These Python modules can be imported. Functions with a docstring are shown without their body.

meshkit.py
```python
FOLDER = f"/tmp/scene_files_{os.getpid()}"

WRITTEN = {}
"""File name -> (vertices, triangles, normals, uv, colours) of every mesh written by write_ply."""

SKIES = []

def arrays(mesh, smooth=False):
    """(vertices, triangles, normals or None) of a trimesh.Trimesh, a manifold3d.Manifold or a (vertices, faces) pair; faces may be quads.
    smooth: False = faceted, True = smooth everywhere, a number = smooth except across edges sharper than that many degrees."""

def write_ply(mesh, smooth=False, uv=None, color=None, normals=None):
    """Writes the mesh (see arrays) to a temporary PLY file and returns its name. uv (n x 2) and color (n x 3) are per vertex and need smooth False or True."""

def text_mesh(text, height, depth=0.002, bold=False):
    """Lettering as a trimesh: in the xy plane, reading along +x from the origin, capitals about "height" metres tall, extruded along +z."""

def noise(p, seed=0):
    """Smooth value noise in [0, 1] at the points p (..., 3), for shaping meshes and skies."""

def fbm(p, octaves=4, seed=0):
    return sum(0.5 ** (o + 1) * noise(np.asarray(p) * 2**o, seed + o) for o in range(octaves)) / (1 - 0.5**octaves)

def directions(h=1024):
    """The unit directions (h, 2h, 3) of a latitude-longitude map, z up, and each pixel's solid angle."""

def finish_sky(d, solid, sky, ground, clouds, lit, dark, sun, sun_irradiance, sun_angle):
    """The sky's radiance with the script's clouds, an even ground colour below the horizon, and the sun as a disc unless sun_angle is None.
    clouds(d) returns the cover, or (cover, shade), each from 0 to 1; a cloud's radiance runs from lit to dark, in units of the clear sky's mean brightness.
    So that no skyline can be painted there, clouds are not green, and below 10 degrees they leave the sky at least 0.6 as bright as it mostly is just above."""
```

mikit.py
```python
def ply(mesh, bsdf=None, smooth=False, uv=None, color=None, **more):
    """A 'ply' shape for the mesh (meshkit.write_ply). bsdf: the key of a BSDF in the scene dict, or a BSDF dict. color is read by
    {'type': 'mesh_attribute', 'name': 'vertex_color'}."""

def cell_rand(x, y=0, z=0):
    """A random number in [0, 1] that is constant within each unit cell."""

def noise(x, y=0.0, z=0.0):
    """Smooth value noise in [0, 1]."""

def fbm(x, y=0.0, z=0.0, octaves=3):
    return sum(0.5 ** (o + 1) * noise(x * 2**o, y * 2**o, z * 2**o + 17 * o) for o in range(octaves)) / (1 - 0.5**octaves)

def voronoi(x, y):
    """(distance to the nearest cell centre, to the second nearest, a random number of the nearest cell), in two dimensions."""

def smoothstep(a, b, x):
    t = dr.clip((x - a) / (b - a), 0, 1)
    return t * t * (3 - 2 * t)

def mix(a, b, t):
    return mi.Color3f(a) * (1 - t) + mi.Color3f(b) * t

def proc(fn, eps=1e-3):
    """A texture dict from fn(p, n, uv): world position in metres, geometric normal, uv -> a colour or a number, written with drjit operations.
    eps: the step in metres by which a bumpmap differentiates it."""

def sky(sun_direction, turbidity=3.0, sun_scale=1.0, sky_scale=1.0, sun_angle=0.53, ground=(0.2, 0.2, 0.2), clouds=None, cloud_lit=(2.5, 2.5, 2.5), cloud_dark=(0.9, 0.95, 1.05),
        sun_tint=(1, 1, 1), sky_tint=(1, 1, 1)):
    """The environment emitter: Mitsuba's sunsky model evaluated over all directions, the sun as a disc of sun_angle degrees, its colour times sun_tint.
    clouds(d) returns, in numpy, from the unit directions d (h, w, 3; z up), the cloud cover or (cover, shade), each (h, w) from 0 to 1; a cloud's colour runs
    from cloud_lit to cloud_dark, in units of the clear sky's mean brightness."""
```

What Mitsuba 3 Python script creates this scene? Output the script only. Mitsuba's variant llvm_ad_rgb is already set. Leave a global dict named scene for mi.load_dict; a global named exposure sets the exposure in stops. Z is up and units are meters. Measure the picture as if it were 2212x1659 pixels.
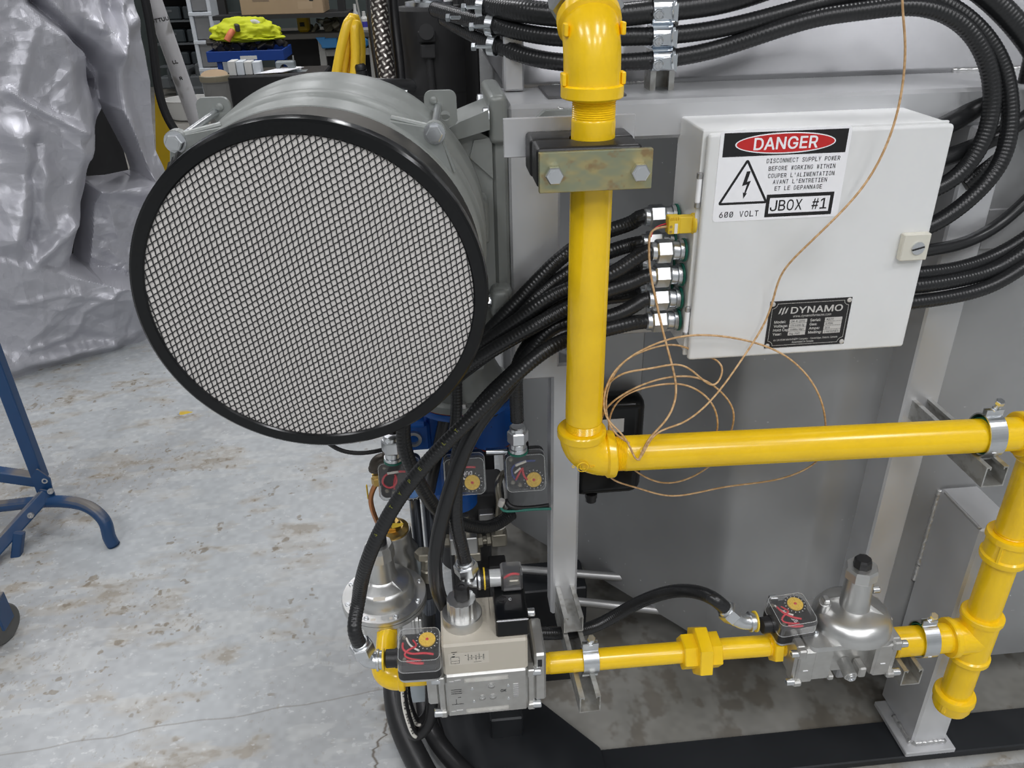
import math, random, numpy as np, trimesh, mitsuba as mi, drjit as dr, mikit, meshkit
import manifold3d as m3
from shapely.geometry import Polygon, Point, LineString, box as sbox
from shapely import affinity
from scipy.interpolate import PchipInterpolator, CubicSpline
from mikit import noise, fbm, voronoi, smoothstep, mix, proc
T = mi.ScalarTransform4f
rng = np.random.default_rng(7)
# ---- camera: a phone held at 1.72 m, looking down 28 degrees, rolled a little
EYE = np.array([0, 0, 1.72])
CAM = np.array([[0.99508651, -0.09684207, -0.02060233], [-0.06412685, -0.47185355, -0.87934179], [0.075436, 0.87634231, -0.47574528]])
FOC = 1721.0
scene = {'type': 'scene',
         'camera': {'type': 'perspective', 'fov': math.degrees(2 * math.atan(1106 / FOC)), 'fov_axis': 'x', 'near_clip': 0.02, 'far_clip': 60.0,
                    'to_world': T().look_at(origin=EYE.tolist(), target=(EYE + CAM[2]).tolist(), up=(-CAM[1]).tolist())}}
labels = {}
exposure = 0.5
# ---- light: rows of fluorescent fixtures under the workshop ceiling (5.2 m), made as things further down
LAMPS = [(-1.6, -1.6), (1.2, -1.6), (-1.8, -3.6), (0.4, -3.9), (3.3, -1.1), (2.4, -3.6), (-3.6, -0.6), (-1.8, 3.4), (1.0, 3.6), (-3.8, 5.6), (-1.4, 7.8), (1.4, 7.8), (-3.4, 10.4), (0.2, 10.8)]
LAMP_Z, LAMP_SIZE, LAMP_POWER = 5.0, (0.5, 1.3), 17.0
# ---- helpers
def ray(x, y): return CAM.T @ np.array([(x - 1106) / FOC, (y - 829.5) / FOC, 1.0])
def AY(x, y, Y): r = ray(x, y); return EYE + r * (Y / r[1])
def AZ(x, y, z): r = ray(x, y); return EYE + r * ((z - EYE[2]) / r[2])
def AX(x, y, X): r = ray(x, y); return EYE + r * (X / r[0])
USED = set()
def numbered(k):
    if k not in USED:
        USED.add(k); return k
    i = 1
    while f'{k}_{i:03d}' in USED: i += 1
    USED.add(f'{k}_{i:03d}'); return f'{k}_{i:03d}'
def thing(name, label, cat, group=None):
    k = numbered(name); labels[k] = {'label': label, 'category': cat}
    if group: labels[k]['group'] = group
    return k
def part(parent, name, mesh, mat, smooth=35, label=None, **kw):
    k = numbered(parent + '__' + name); scene[k] = mikit.ply(mesh, mat, smooth=smooth, **kw)
    if label: labels[k] = {'label': label}
    return k
def solo(name, mesh, mat, label, cat, group=None, smooth=35):
    k = thing(name, label, cat, group); scene[k] = mikit.ply(mesh, mat, smooth=smooth); return k
def struct(name, mesh, mat, smooth=False):
    k = numbered(name); scene[k] = mikit.ply(mesh, mat, smooth=smooth); labels[k] = {'kind': 'structure'}; return k
def cat(*ms): return trimesh.util.concatenate([m for m in ms if m is not None])
def unit(v): v = np.asarray(v, float); return v / np.linalg.norm(v)
def bx(lo, hi, c=0.0):
    lo, hi = np.minimum(lo, hi), np.maximum(lo, hi)
    if c <= 0: 
        m = trimesh.creation.box(hi - lo); m.apply_translation((lo + hi) / 2); return m
    c = min(c, 0.49 * float(np.min(hi - lo))); P = []
    for sx in (0, 1):
        for sy in (0, 1):
            for sz in (0, 1):
                k = np.where([sx, sy, sz], hi, lo); d = np.where([sx, sy, sz], -c, c)
                for a in range(3):
                    q = k + d; q[a] = k[a]; P.append(q)
    return trimesh.convex.convex_hull(np.array(P))
def rbox(lo, hi, r, n=10):
    lo, hi = np.minimum(lo, hi).astype(float), np.maximum(lo, hi).astype(float); r = min(r, 0.49 * float(np.min(hi - lo)))
    s = m3.Manifold.sphere(r, n); H = [s.translate([float(np.where(b[0], hi[0] - r, lo[0] + r)), float(np.where(b[1], hi[1] - r, lo[1] + r)), float(np.where(b[2], hi[2] - r, lo[2] + r))]) for b in np.ndindex(2, 2, 2)]
    return mtm(m3.Manifold.batch_hull(H))
def mtm(m): q = m.to_mesh(); return trimesh.Trimesh(np.array(q.vert_properties[:, :3]), np.array(q.tri_verts), process=False)
def tmm(t):
    t = trimesh.Trimesh(t.vertices, t.faces, process=True); return m3.Manifold(m3.Mesh(np.asarray(t.vertices, np.float32), np.asarray(t.faces, np.uint32)))
def cut(a, *bs):
    m = tmm(a)
    for b in bs: m = m - tmm(b)
    return mtm(m)
def basis(z, x=None):
    z = unit(z)
    if x is None: x = [1, 0, 0] if abs(z[0]) < 0.9 else [0, 1, 0]
    x = unit(np.asarray(x, float) - np.dot(x, z) * z); return np.stack([x, np.cross(z, x), z], 1)
def put(m, o, z=(0, 0, 1), x=None):
    M = np.eye(4); M[:3, :3] = basis(z, x); M[:3, 3] = o; m = m.copy(); m.apply_transform(M); return m
def lathe(prof, n=24, o=(0, 0, 0), z=(0, 0, 1), x=None, close=True, lob=None):
    p = np.array(prof, float); k = len(p); a = np.arange(n) * 2 * np.pi / n
    s = np.ones(n) if lob is None else lob(a)
    v = np.stack([p[:, None, 0] * (np.cos(a) * s)[None], p[:, None, 0] * (np.sin(a) * s)[None], np.repeat(p[:, 1:2], n, 1)], -1).reshape(-1, 3)
    F = []
    i, j = np.meshgrid(np.arange(k - 1), np.arange(n), indexing='ij'); j2 = (j + 1) % n
    F = np.stack([i * n + j, i * n + j2, (i + 1) * n + j2, (i + 1) * n + j], -1).reshape(-1, 4)
    f = np.vstack([F[:, [0, 1, 2]], F[:, [0, 2, 3]]])
    if close:
        c0, c1 = len(v), len(v) + 1; v = np.vstack([v, [[0, 0, p[0, 1]], [0, 0, p[-1, 1]]]]); jj = np.arange(n); j3 = (jj + 1) % n
        f = np.vstack([f, np.stack([np.full(n, c0), j3, jj], 1), np.stack([np.full(n, c1), (k - 1) * n + jj, (k - 1) * n + j3], 1)])
    return put(trimesh.Trimesh(v, f, process=False), o, z, x)
def cyl(a, b, r, n=20, c=0.0, r2=None):
    a, b = np.array(a, float), np.array(b, float); L = np.linalg.norm(b - a); r2 = r if r2 is None else r2
    pr = [(r - c, 0), (r, c), (r2, L - c), (r2 - c, L)] if c > 0 else [(r, 0), (r2, L)]
    return lathe(pr, n, a, b - a)
def hexa(o, z, af, h, c=0.12, x=None):
    R = af / math.sqrt(3); return lathe([(R * (1 - c), 0), (R, h * c), (R, h * (1 - c)), (R * (1 - c), h)], 6, o, z, x)
def bolt(o, z, af, h, washer=True):
    m = [hexa(o, z, af, h)]
    if washer: m.append(cyl(np.array(o) - 0.0 * unit(z), np.array(o) + unit(z) * h * 0.18, af * 0.72, 20))
    m.append(cyl(np.array(o) + unit(z) * h * 0.98, np.array(o) + unit(z) * h * 1.06, af * 0.36, 16)); return cat(*m)
def sockbolt(o, z, r, h):
    return lathe([(r, 0), (r, h * 0.9), (r * 0.9, h), (r * 0.5, h), (r * 0.5, h * 0.5), (r * 0.01, h * 0.5)], 18, o, z)
def spline(P, step=0.006):
    P = np.array(P, float); d = np.r_[0, np.cumsum(np.linalg.norm(np.diff(P, axis=0), axis=1) ** 0.75)]
    cs = CubicSpline(d, P, bc_type='natural') if len(P) > 2 else None
    u = np.linspace(0, d[-1], max(8, 40 * len(P))); q = cs(u) if cs is not None else P[0] + (P[-1] - P[0]) * (u / d[-1])[:, None]
    l = np.r_[0, np.cumsum(np.linalg.norm(np.diff(q, axis=0), axis=1))]; n = max(2, int(math.ceil(l[-1] / step)) + 1)
    w = np.linspace(0, l[-1], n); return np.stack([np.interp(w, l, q[:, k]) for k in range(3)], 1), w
def tube(P, r, n=14, step=0.008, rad=None, raw=False, closed=False):
    if raw: q = np.array(P, float); w = np.r_[0, np.cumsum(np.linalg.norm(np.diff(q, axis=0), axis=1))]
    else: q, w = spline(P, step)
    t = np.gradient(q, axis=0); t /= np.linalg.norm(t, axis=1, keepdims=True) + 1e-12
    a = np.cross(t[0], [0, 0, 1.0] if abs(t[0, 2]) < 0.9 else [0, 1.0, 0]); a /= np.linalg.norm(a); A = [a]
    for k in range(1, len(q)):
        a = A[-1] - np.dot(A[-1], t[k]) * t[k]; A.append(a / np.linalg.norm(a))
    A = np.array(A); B = np.cross(t, A); an = np.arange(n) * 2 * np.pi / n
    R = np.full(len(q), r) if rad is None else rad(w, w[-1])
    v = q[:, None] + R[:, None, None] * (np.cos(an)[None, :, None] * A[:, None] + np.sin(an)[None, :, None] * B[:, None])
    m = len(q); i, j = np.meshgrid(np.arange(m - 1), np.arange(n), indexing='ij'); j2 = (j + 1) % n
    F = np.stack([i * n + j, i * n + j2, (i + 1) * n + j2, (i + 1) * n + j], -1).reshape(-1, 4); f = np.vstack([F[:, [0, 1, 2]], F[:, [0, 2, 3]]])
    v = np.vstack([v.reshape(-1, 3), q[:1], q[-1:]]); c0 = m * n; jj = np.arange(n); j3 = (jj + 1) % n
    f = np.vstack([f, np.stack([np.full(n, c0), j3, jj], 1), np.stack([np.full(n, c0 + 1), (m - 1) * n + jj, (m - 1) * n + j3], 1)])
    return trimesh.Trimesh(v, f, process=False)
def conduit(P, r, pitch=0.0062, amp=0.045, n=14):
    return tube(P, r, n, pitch / 4, lambda w, L: r * (1 + amp * (np.clip(np.cos(2 * np.pi * w / pitch), -0.2, 1) - 0.2)))
def prism(poly, h, o=(0, 0, 0), z=(0, 0, 1), x=None):
    if not isinstance(poly, (Polygon,)) and not hasattr(poly, 'geoms'): poly = Polygon(poly)
    return put(cat(*[trimesh.creation.extrude_polygon(g, h, engine='earcut') for g in getattr(poly, 'geoms', [poly])]), o, z, x)
def rrect(w, h, r, n=6): return sbox(-w / 2 + r, -h / 2 + r, w / 2 - r, h / 2 - r).buffer(r, quad_segs=n)
FRONT = dict(z=(0, -1, 0), x=(1, 0, 0))        # drawing plane of a face that looks at -Y: local x is +X, local y is +Z
def text(s, h, w=None, depth=0.0006, bold=False, shear=0.0):
    m = meshkit.text_mesh(s, h, depth, bold); 
    m.apply_translation([-m.bounds[0][0], 0, 0])
    if w: m.apply_scale([w / m.bounds[1][0], 1, 1])
    if shear: m.vertices[:, 0] += shear * m.vertices[:, 1]
    return m
def mono(s, h, adv, depth=0.0006, cw=0.72, shear=0.0):
    ms = []
    for i, ch in enumerate(s):
        if ch == ' ': continue
        g = meshkit.text_mesh(ch, h, depth); b = g.bounds; gw = b[1][0] - b[0][0]; k = min(1.35, adv * cw / gw) if ch not in "'.I:" else 1.0
        g.apply_translation([-(b[0][0] + b[1][0]) / 2, 0, 0]); g.apply_scale([k, 1, 1]); g.apply_translation([(i + 0.5) * adv, 0, 0]); ms.append(g)
    m = cat(*ms)
    if shear: m.vertices[:, 0] += shear * m.vertices[:, 1]
    return m
# ---- materials
def mat(k, d): scene[k] = d; return k
def rgb(*c): return {'type': 'rgb', 'value': list(c)}
def pr(k, c, rough=0.5, metal=0.0, spec=0.5, coat=0.0, bump=None, two=True, **kw):
    d = {'type': 'principled', 'base_color': rgb(*c) if isinstance(c, (tuple, list)) else c, 'roughness': rough, 'metallic': metal, 'specular': spec}
    if coat: d.update(clearcoat=coat, clearcoat_gloss=0.95)
    d.update(kw)
    if bump: d = {'type': 'bumpmap', 'arbitrary': proc(bump[0], bump[2] if len(bump) > 2 else 1e-3), 'scale': bump[1], 'bsdf': d}
    return mat(k, {'type': 'twosided', 'bsdf': d} if two else d)
pr('yellow', proc(lambda p, n, uv: mix([0.90, 0.58, 0.006], [0.82, 0.51, 0.003], smoothstep(0.45, 0.8, fbm(p.x * 9, p.y * 9, p.z * 9)))), 0.22, spec=0.5, coat=0.6)
pr('zinc', (0.72, 0.74, 0.76), 0.28, 1.0)
pr('chrome', (0.80, 0.84, 0.88), 0.14, 1.0)
pr('steel', (0.50, 0.50, 0.50), 0.38, 0.9)
pr('galv', proc(lambda p, n, uv: mix([0.52, 0.52, 0.50], [0.36, 0.35, 0.32], smoothstep(0.4, 0.75, fbm(p.x * 60, p.y * 60, p.z * 60)))), 0.42, 0.75)
pr('cast_alu', (0.62, 0.62, 0.61), 0.33, 0.92)
pr('alu_body', proc(lambda p, n, uv: mix([0.56, 0.56, 0.54], [0.44, 0.43, 0.41], fbm(p.x * 50, p.y * 50, p.z * 50))), 0.34, 0.8)
pr('silver_paint', proc(lambda p, n, uv: mix([0.60, 0.605, 0.62], [0.51, 0.515, 0.525], smoothstep(0.3, 0.75, fbm(p.x * 5 + 3, p.y * 5, p.z * 5)))), 0.34, 0.45, spec=0.5)
pr('silver_shell', proc(lambda p, n, uv: mix([0.34, 0.345, 0.35], [0.285, 0.288, 0.292], smoothstep(0.3, 0.75, fbm(p.x * 4 + 3, p.y * 4, p.z * 4))) + 0.4 * smoothstep(0.93, 0.96, noise(p.x * 120, p.y * 120, p.z * 120)) * smoothstep(0.6, 0.8, noise(p.x * 9, p.y * 9, p.z * 9))), 0.36, 0.4, spec=0.5)
pr('weld', (0.55, 0.55, 0.55), 0.3, 0.8)
pr('cast_grey', proc(lambda p, n, uv: mix([0.235, 0.25, 0.24], [0.195, 0.205, 0.195], fbm(p.x * 12, p.y * 12, p.z * 12))), 0.38, 0.15)
pr('box_paint', proc(lambda p, n, uv: mix([0.72, 0.725, 0.72], [0.64, 0.645, 0.635], smoothstep(0.5, 0.9, fbm(p.x * 7, p.y * 7, p.z * 7)))), 0.35, spec=0.4)
pr('white_label', (0.86, 0.86, 0.88), 0.35); pr('ink', (0.008, 0.008, 0.009), 0.45); pr('red', (0.52, 0.02, 0.02), 0.35); pr('plate_silver', (0.60, 0.58, 0.55), 0.4, 0.3)
pr('nameplate_black', (0.012, 0.011, 0.011), 0.35)
pr('rubber', (0.016, 0.016, 0.017), 0.38, spec=0.45); pr('conduit_black', (0.013, 0.0135, 0.0145), 0.30, spec=0.5); pr('black_plastic', (0.012, 0.012, 0.013), 0.4); pr('black_gloss', (0.006, 0.0065, 0.007), 0.18, spec=0.3)
pr('hyd_black', (0.028, 0.028, 0.029), 0.55, spec=0.35); pr('black_steel', proc(lambda p, n, uv: mix([0.014, 0.016, 0.019], [0.024, 0.026, 0.029], smoothstep(0.5, 0.8, fbm(p.x * 6, p.y * 6, p.z * 6)))), 0.42, 0.2)
pr('gold_zinc', proc(lambda p, n, uv: mix(mix([0.50, 0.42, 0.20], [0.34, 0.36, 0.24], smoothstep(0.3, 0.7, fbm(p.x * 34, p.y * 34, p.z * 55))), [0.34, 0.22, 0.11], 0.8 * smoothstep(0.55, 0.75, fbm(p.x * 70 + 5, p.y * 30, p.z * 70)))), 0.36, 0.75)
pr('brass', (0.60, 0.40, 0.13), 0.25, 0.95); pr('copper', (0.50, 0.22, 0.10), 0.3, 0.9); pr('black_iron', (0.07, 0.06, 0.05), 0.4, 0.6); pr('fitting_drab', (0.30, 0.28, 0.23), 0.35, 0.75)
pr('yellow_plastic', (0.72, 0.50, 0.03), 0.4); pr('dial_yellow', (0.80, 0.52, 0.05), 0.45); pr('dial_blue', (0.04, 0.22, 0.60), 0.45); pr('green_seal', (0.01, 0.13, 0.09), 0.4)
pr('wire_tan', proc(lambda p, n, uv: mix([0.60, 0.39, 0.20], [0.47, 0.28, 0.125], smoothstep(0.4, 0.6, noise(p.x * 220, p.y * 220, p.z * 220)))), 0.45); pr('wire_red', (0.62, 0.03, 0.05), 0.4); pr('wire_white', (0.75, 0.72, 0.66), 0.45); pr('wire_blue', (0.02, 0.05, 0.28), 0.4); pr('wire_green', (0.03, 0.18, 0.14), 0.4)
pr('beige', (0.50, 0.46, 0.385), 0.42); pr('blue_paint', (0.005, 0.085, 0.36), 0.35); pr('red_gasket', (0.22, 0.03, 0.012), 0.6)
pr('filter_foam', proc(lambda p, n, uv: mix([0.84, 0.80, 0.765], [0.76, 0.725, 0.69], fbm(p.x * 120, p.y * 120, p.z * 120))), 0.9, spec=0.1)
mat('clear', {'type': 'blendbsdf', 'weight': 0.06, 'a': {'type': 'thindielectric', 'int_ior': 1.5}, 'b': {'type': 'twosided', 'bsdf': {'type': 'diffuse', 'reflectance': rgb(.7, .7, .7)}}})
pr('blue_stand', proc(lambda p, n, uv: mix([0.012, 0.05, 0.135], [0.17, 0.15, 0.125], 0.85 * smoothstep(0.3, 0.9, n.z) * smoothstep(0.25, 0.6, fbm(p.x * 14, p.y * 14, p.z * 14)))), 0.4)
# ======== the setting
def floor_col(p, n, uv):
    a = fbm(p.x * 1.3 + 4, p.y * 1.3, 0.0, 4); b = fbm(p.x * 5.5, p.y * 5.5 + 9, 0.0, 4); c = fbm(p.x * 17 + 3, p.y * 11, 1.0, 4); d = noise(p.x * 60, p.y * 60, 2.0)
    st = fbm(p.x * 6 + 1.2 * p.y, p.y * 15 - 1.0 * p.x, 1.5, 5); fine = fbm(p.x * 34, p.y * 34, 2.5, 3)
    col = mix([0.43, 0.45, 0.46], [0.355, 0.365, 0.37], smoothstep(0.35, 0.65, a))
    col = mix(col, [0.40, 0.375, 0.33], 0.55 * smoothstep(0.51, 0.61, 0.6 * st + 0.4 * b))
    col = mix(col, [0.27, 0.23, 0.175], 0.6 * smoothstep(0.575, 0.64, 0.5 * st + 0.25 * b + 0.25 * fine))
    col = mix(col, [0.55, 0.56, 0.55], 0.35 * smoothstep(0.56, 0.68, fbm(p.x * 9 + 31, p.y * 22, 3.0, 4)))
    col = mix(col, [0.20, 0.165, 0.12], 0.7 * smoothstep(0.66, 0.72, fine) * smoothstep(0.46, 0.56, b))
    fleck = fbm(p.x * 85, p.y * 60, 4.5, 3); col = mix(col, [0.30, 0.265, 0.21], 0.6 * smoothstep(0.62, 0.70, fleck) * smoothstep(0.42, 0.58, a * 0.5 + b * 0.5)); col = mix(col, [0.56, 0.57, 0.57], 0.5 * smoothstep(0.66, 0.72, fbm(p.x * 60 + 9, p.y * 90, 6.5, 3)))
    far = smoothstep(4.2, 6.0, p.y + 0.3 * a); col = mix(col, [0.20, 0.18, 0.15], 0.75 * far)
    fx = p.x + 0.16 + 0.10 * (fbm(p.y * 6, 7.0, 0.0, 3) - 0.5) + 0.05 * (fbm(p.y * 38, 2.0, 0.0, 3) - 0.5); crack = 1 - smoothstep(0.0, 0.006 + 0.02 * smoothstep(0.55, 0.75, noise(p.y * 13, 3.0)), dr.abs(fx + 0.075 - 0.12 * (p.y - 1.25)))
    crack = crack * smoothstep(0.9, 1.0, p.y) * (1 - smoothstep(1.5, 1.62, p.y)); col = mix(col, [0.10, 0.075, 0.05], 0.85 * crack)
    k2 = dr.abs(p.y - (1.47 + 0.10 * (p.x + 0.5) + 0.03 * fbm(p.x * 5, 1.0, 0.0, 3))); col = mix(col, [0.17, 0.15, 0.125], 0.5 * (1 - smoothstep(0.0, 0.004, k2)) * (1 - smoothstep(-0.25, -0.2, p.x)))
    under = smoothstep(-0.02, 0.08, p.x + 0.02 * b) * (1 - smoothstep(2.2, 2.6, p.y)) * smoothstep(1.12, 1.16, p.y)      # bare, never painted concrete below the furnace
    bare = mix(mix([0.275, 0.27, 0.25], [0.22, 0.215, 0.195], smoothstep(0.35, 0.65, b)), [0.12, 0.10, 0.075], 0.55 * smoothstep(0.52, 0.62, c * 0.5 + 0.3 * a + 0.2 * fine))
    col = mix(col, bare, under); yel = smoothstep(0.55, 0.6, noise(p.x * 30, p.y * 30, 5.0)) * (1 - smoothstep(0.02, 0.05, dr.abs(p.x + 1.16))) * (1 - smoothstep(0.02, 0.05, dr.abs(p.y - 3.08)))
    col = mix(col, [0.65, 0.45, 0.05], yel)
    return col * (0.93 + 0.14 * d)
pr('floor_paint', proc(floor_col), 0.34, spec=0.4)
pr('wall_paint', (0.055, 0.07, 0.068), 0.7); pr('wall_pale', (0.38, 0.39, 0.39), 0.7); pr('ceiling_paint', (0.42, 0.43, 0.43), 0.8)
X0, X1, Y0, Y1, ZC = -6.0, 4.6, -5.0, 13.6, 5.4
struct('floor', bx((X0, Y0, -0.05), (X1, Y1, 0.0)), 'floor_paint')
struct('ceiling', bx((X0, Y0, ZC), (X1, Y1, ZC + 0.1)), 'ceiling_paint')
struct('wall_back', bx((X0, Y1, 0), (X1, Y1 + 0.1, ZC)), 'wall_paint')
struct('wall_front', bx((X0, Y0 - 0.1, 0), (X1, Y0, ZC)), 'wall_pale')
struct('wall_left', bx((X0 - 0.1, Y0, 0), (X0, Y1, ZC)), 'wall_pale')
struct('wall_right', bx((X1, Y0, 0), (X1 + 0.1, Y1, ZC)), 'wall_pale')
pr('lamp_white', (0.8, 0.8, 0.8), 0.5)
for (x, y) in LAMPS:
    l = thing('ceiling_light', 'white fluorescent fixture hanging under the workshop ceiling', 'light', 'ceiling lights'); w, h = LAMP_SIZE
    part(l, 'housing', bx((x - w / 2 - .03, y - h / 2 - .03, LAMP_Z + 0.004), (x + w / 2 + .03, y + h / 2 + .03, LAMP_Z + 0.09), .01), 'lamp_white')
    d = trimesh.Trimesh([[x - w / 2, y - h / 2, LAMP_Z], [x + w / 2, y - h / 2, LAMP_Z], [x + w / 2, y + h / 2, LAMP_Z], [x - w / 2, y + h / 2, LAMP_Z]], [[0, 2, 1], [0, 3, 2]], process=False)
    k = part(l, 'diffuser', d, 'lamp_white', False); scene[k]['emitter'] = {'type': 'area', 'radiance': rgb(LAMP_POWER, LAMP_POWER * 1.0, LAMP_POWER * 1.02)}
    part(l, 'hanger', cat(cyl((x, y - .4, LAMP_Z + .085), (x, y - .4, ZC), .006, 8), cyl((x, y + .4, LAMP_Z + .085), (x, y + .4, ZC), .006, 8)), 'steel')
# ======== the furnace
FY = 1.30
fu = thing('furnace', 'large silver painted steel furnace with welded frame and grey shell', 'furnace')
pl = Polygon([(0.15, 2.00), (0.62, 1.435), (0.80, 1.375), (1.75, 1.375), (2.2, 1.8), (2.2, 2.9), (0.15, 2.9)]).buffer(-0.08).buffer(0.08, quad_segs=12)
part(fu, 'shell', prism(pl, 1.33, (0, 0, 0.14)), 'silver_shell', 40)
part(fu, 'top_beam', bx((0.115, FY, 1.449), (1.72, 1.49, 1.510), .006), 'silver_paint')
part(fu, 'cover_plate', bx((0.185, 1.345, 1.510), (0.315, 1.472, 1.514), .001), 'plate_dark')
pr('plate_dark', (0.12, 0.12, 0.125), .4, .5)
hood = Polygon([(1.475, 1.51), (1.475, 1.52), (1.80, 2.2), (2.6, 2.2), (2.6, 1.51)])
part(fu, 'corner_gusset', prism([(0, .005), (.075, .005), (.075, .055), (.012, .055), (0, .045)], .016, (.160, FY, 1.447), (0, -1, 0), (1, 0, 0)), 'cast_grey')
pr('hood_paint', proc(lambda p, n, uv: mix([0.31, 0.312, 0.325], [0.26, 0.262, 0.272], smoothstep(0.3, 0.75, fbm(p.x * 5, p.y * 5, p.z * 5)))), 0.33, .55)
part(fu, 'hood', prism(hood, 1.75, (0.13, 0, 0), (1, 0, 0), (0, 1, 0)), 'hood_paint', 30)
part(fu, 'face_plate', bx((0.115, FY, 1.02), (0.20, 1.36, 1.449), .004), 'silver_paint')
part(fu, 'post', bx((0.186, FY, 0.425), (0.244, 1.36, 1.05), .005), 'silver_paint')
part(fu, 'post', bx((0.896, FY, 0.13), (0.970, 1.38, 1.449), .004), 'silver_paint')
part(fu, 'side_panel', bx((0.971, 1.318, 0.14), (1.75, 1.375, 1.449), .002), 'silver_shell')
part(fu, 'patch_plate', bx((0.975, 1.310, 1.225), (1.07, 1.318, 1.30), .0015), 'silver_shell')
part(fu, 'gusset', bx((1.035, 1.262, 1.36), (1.075, 1.318, 1.449), .003), 'silver_paint')
part(fu, 'mount_plate', bx((0.246, 1.50, 0.63), (0.415, 1.52, 1.12), .003), 'silver_shell')
part(fu, 'cross_rail', bx((0.20, 1.335, 1.17), (0.42, 1.36, 1.22), .003), 'silver_paint')
part(fu, 'cross_rail', bx((0.244, 1.335, 1.085), (0.42, 1.36, 1.105), .003), 'silver_paint')
def bead(a, b, r, seed, n=8, mats='weld', par=None):
    a, b = np.array(a, float), np.array(b, float); L = np.linalg.norm(b - a); k = max(4, int(L / (r * 0.55)))
    q = a + (b - a) * np.linspace(0, 1, k)[:, None]; rr = np.random.default_rng(seed); R = r * (0.8 + 0.35 * rr.random(k)); q = q + rr.normal(0, r * 0.08, q.shape)
    return part(par or fu, 'weld_bead', tube(q, r, n, raw=True, rad=lambda w, l: R), mats, True)
bead((0.20, 1.302, 1.45), (0.20, 1.302, 1.505), .006, 1); bead((0.205, 1.478, 1.512), (0.40, 1.478, 1.512), .004, 9)
bead((1.05, 1.315, 1.358), (1.05, 1.315, 1.448), .006, 2); bead((0.95, 1.477, 1.513), (1.35, 1.477, 1.513), .006, 3)
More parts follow.
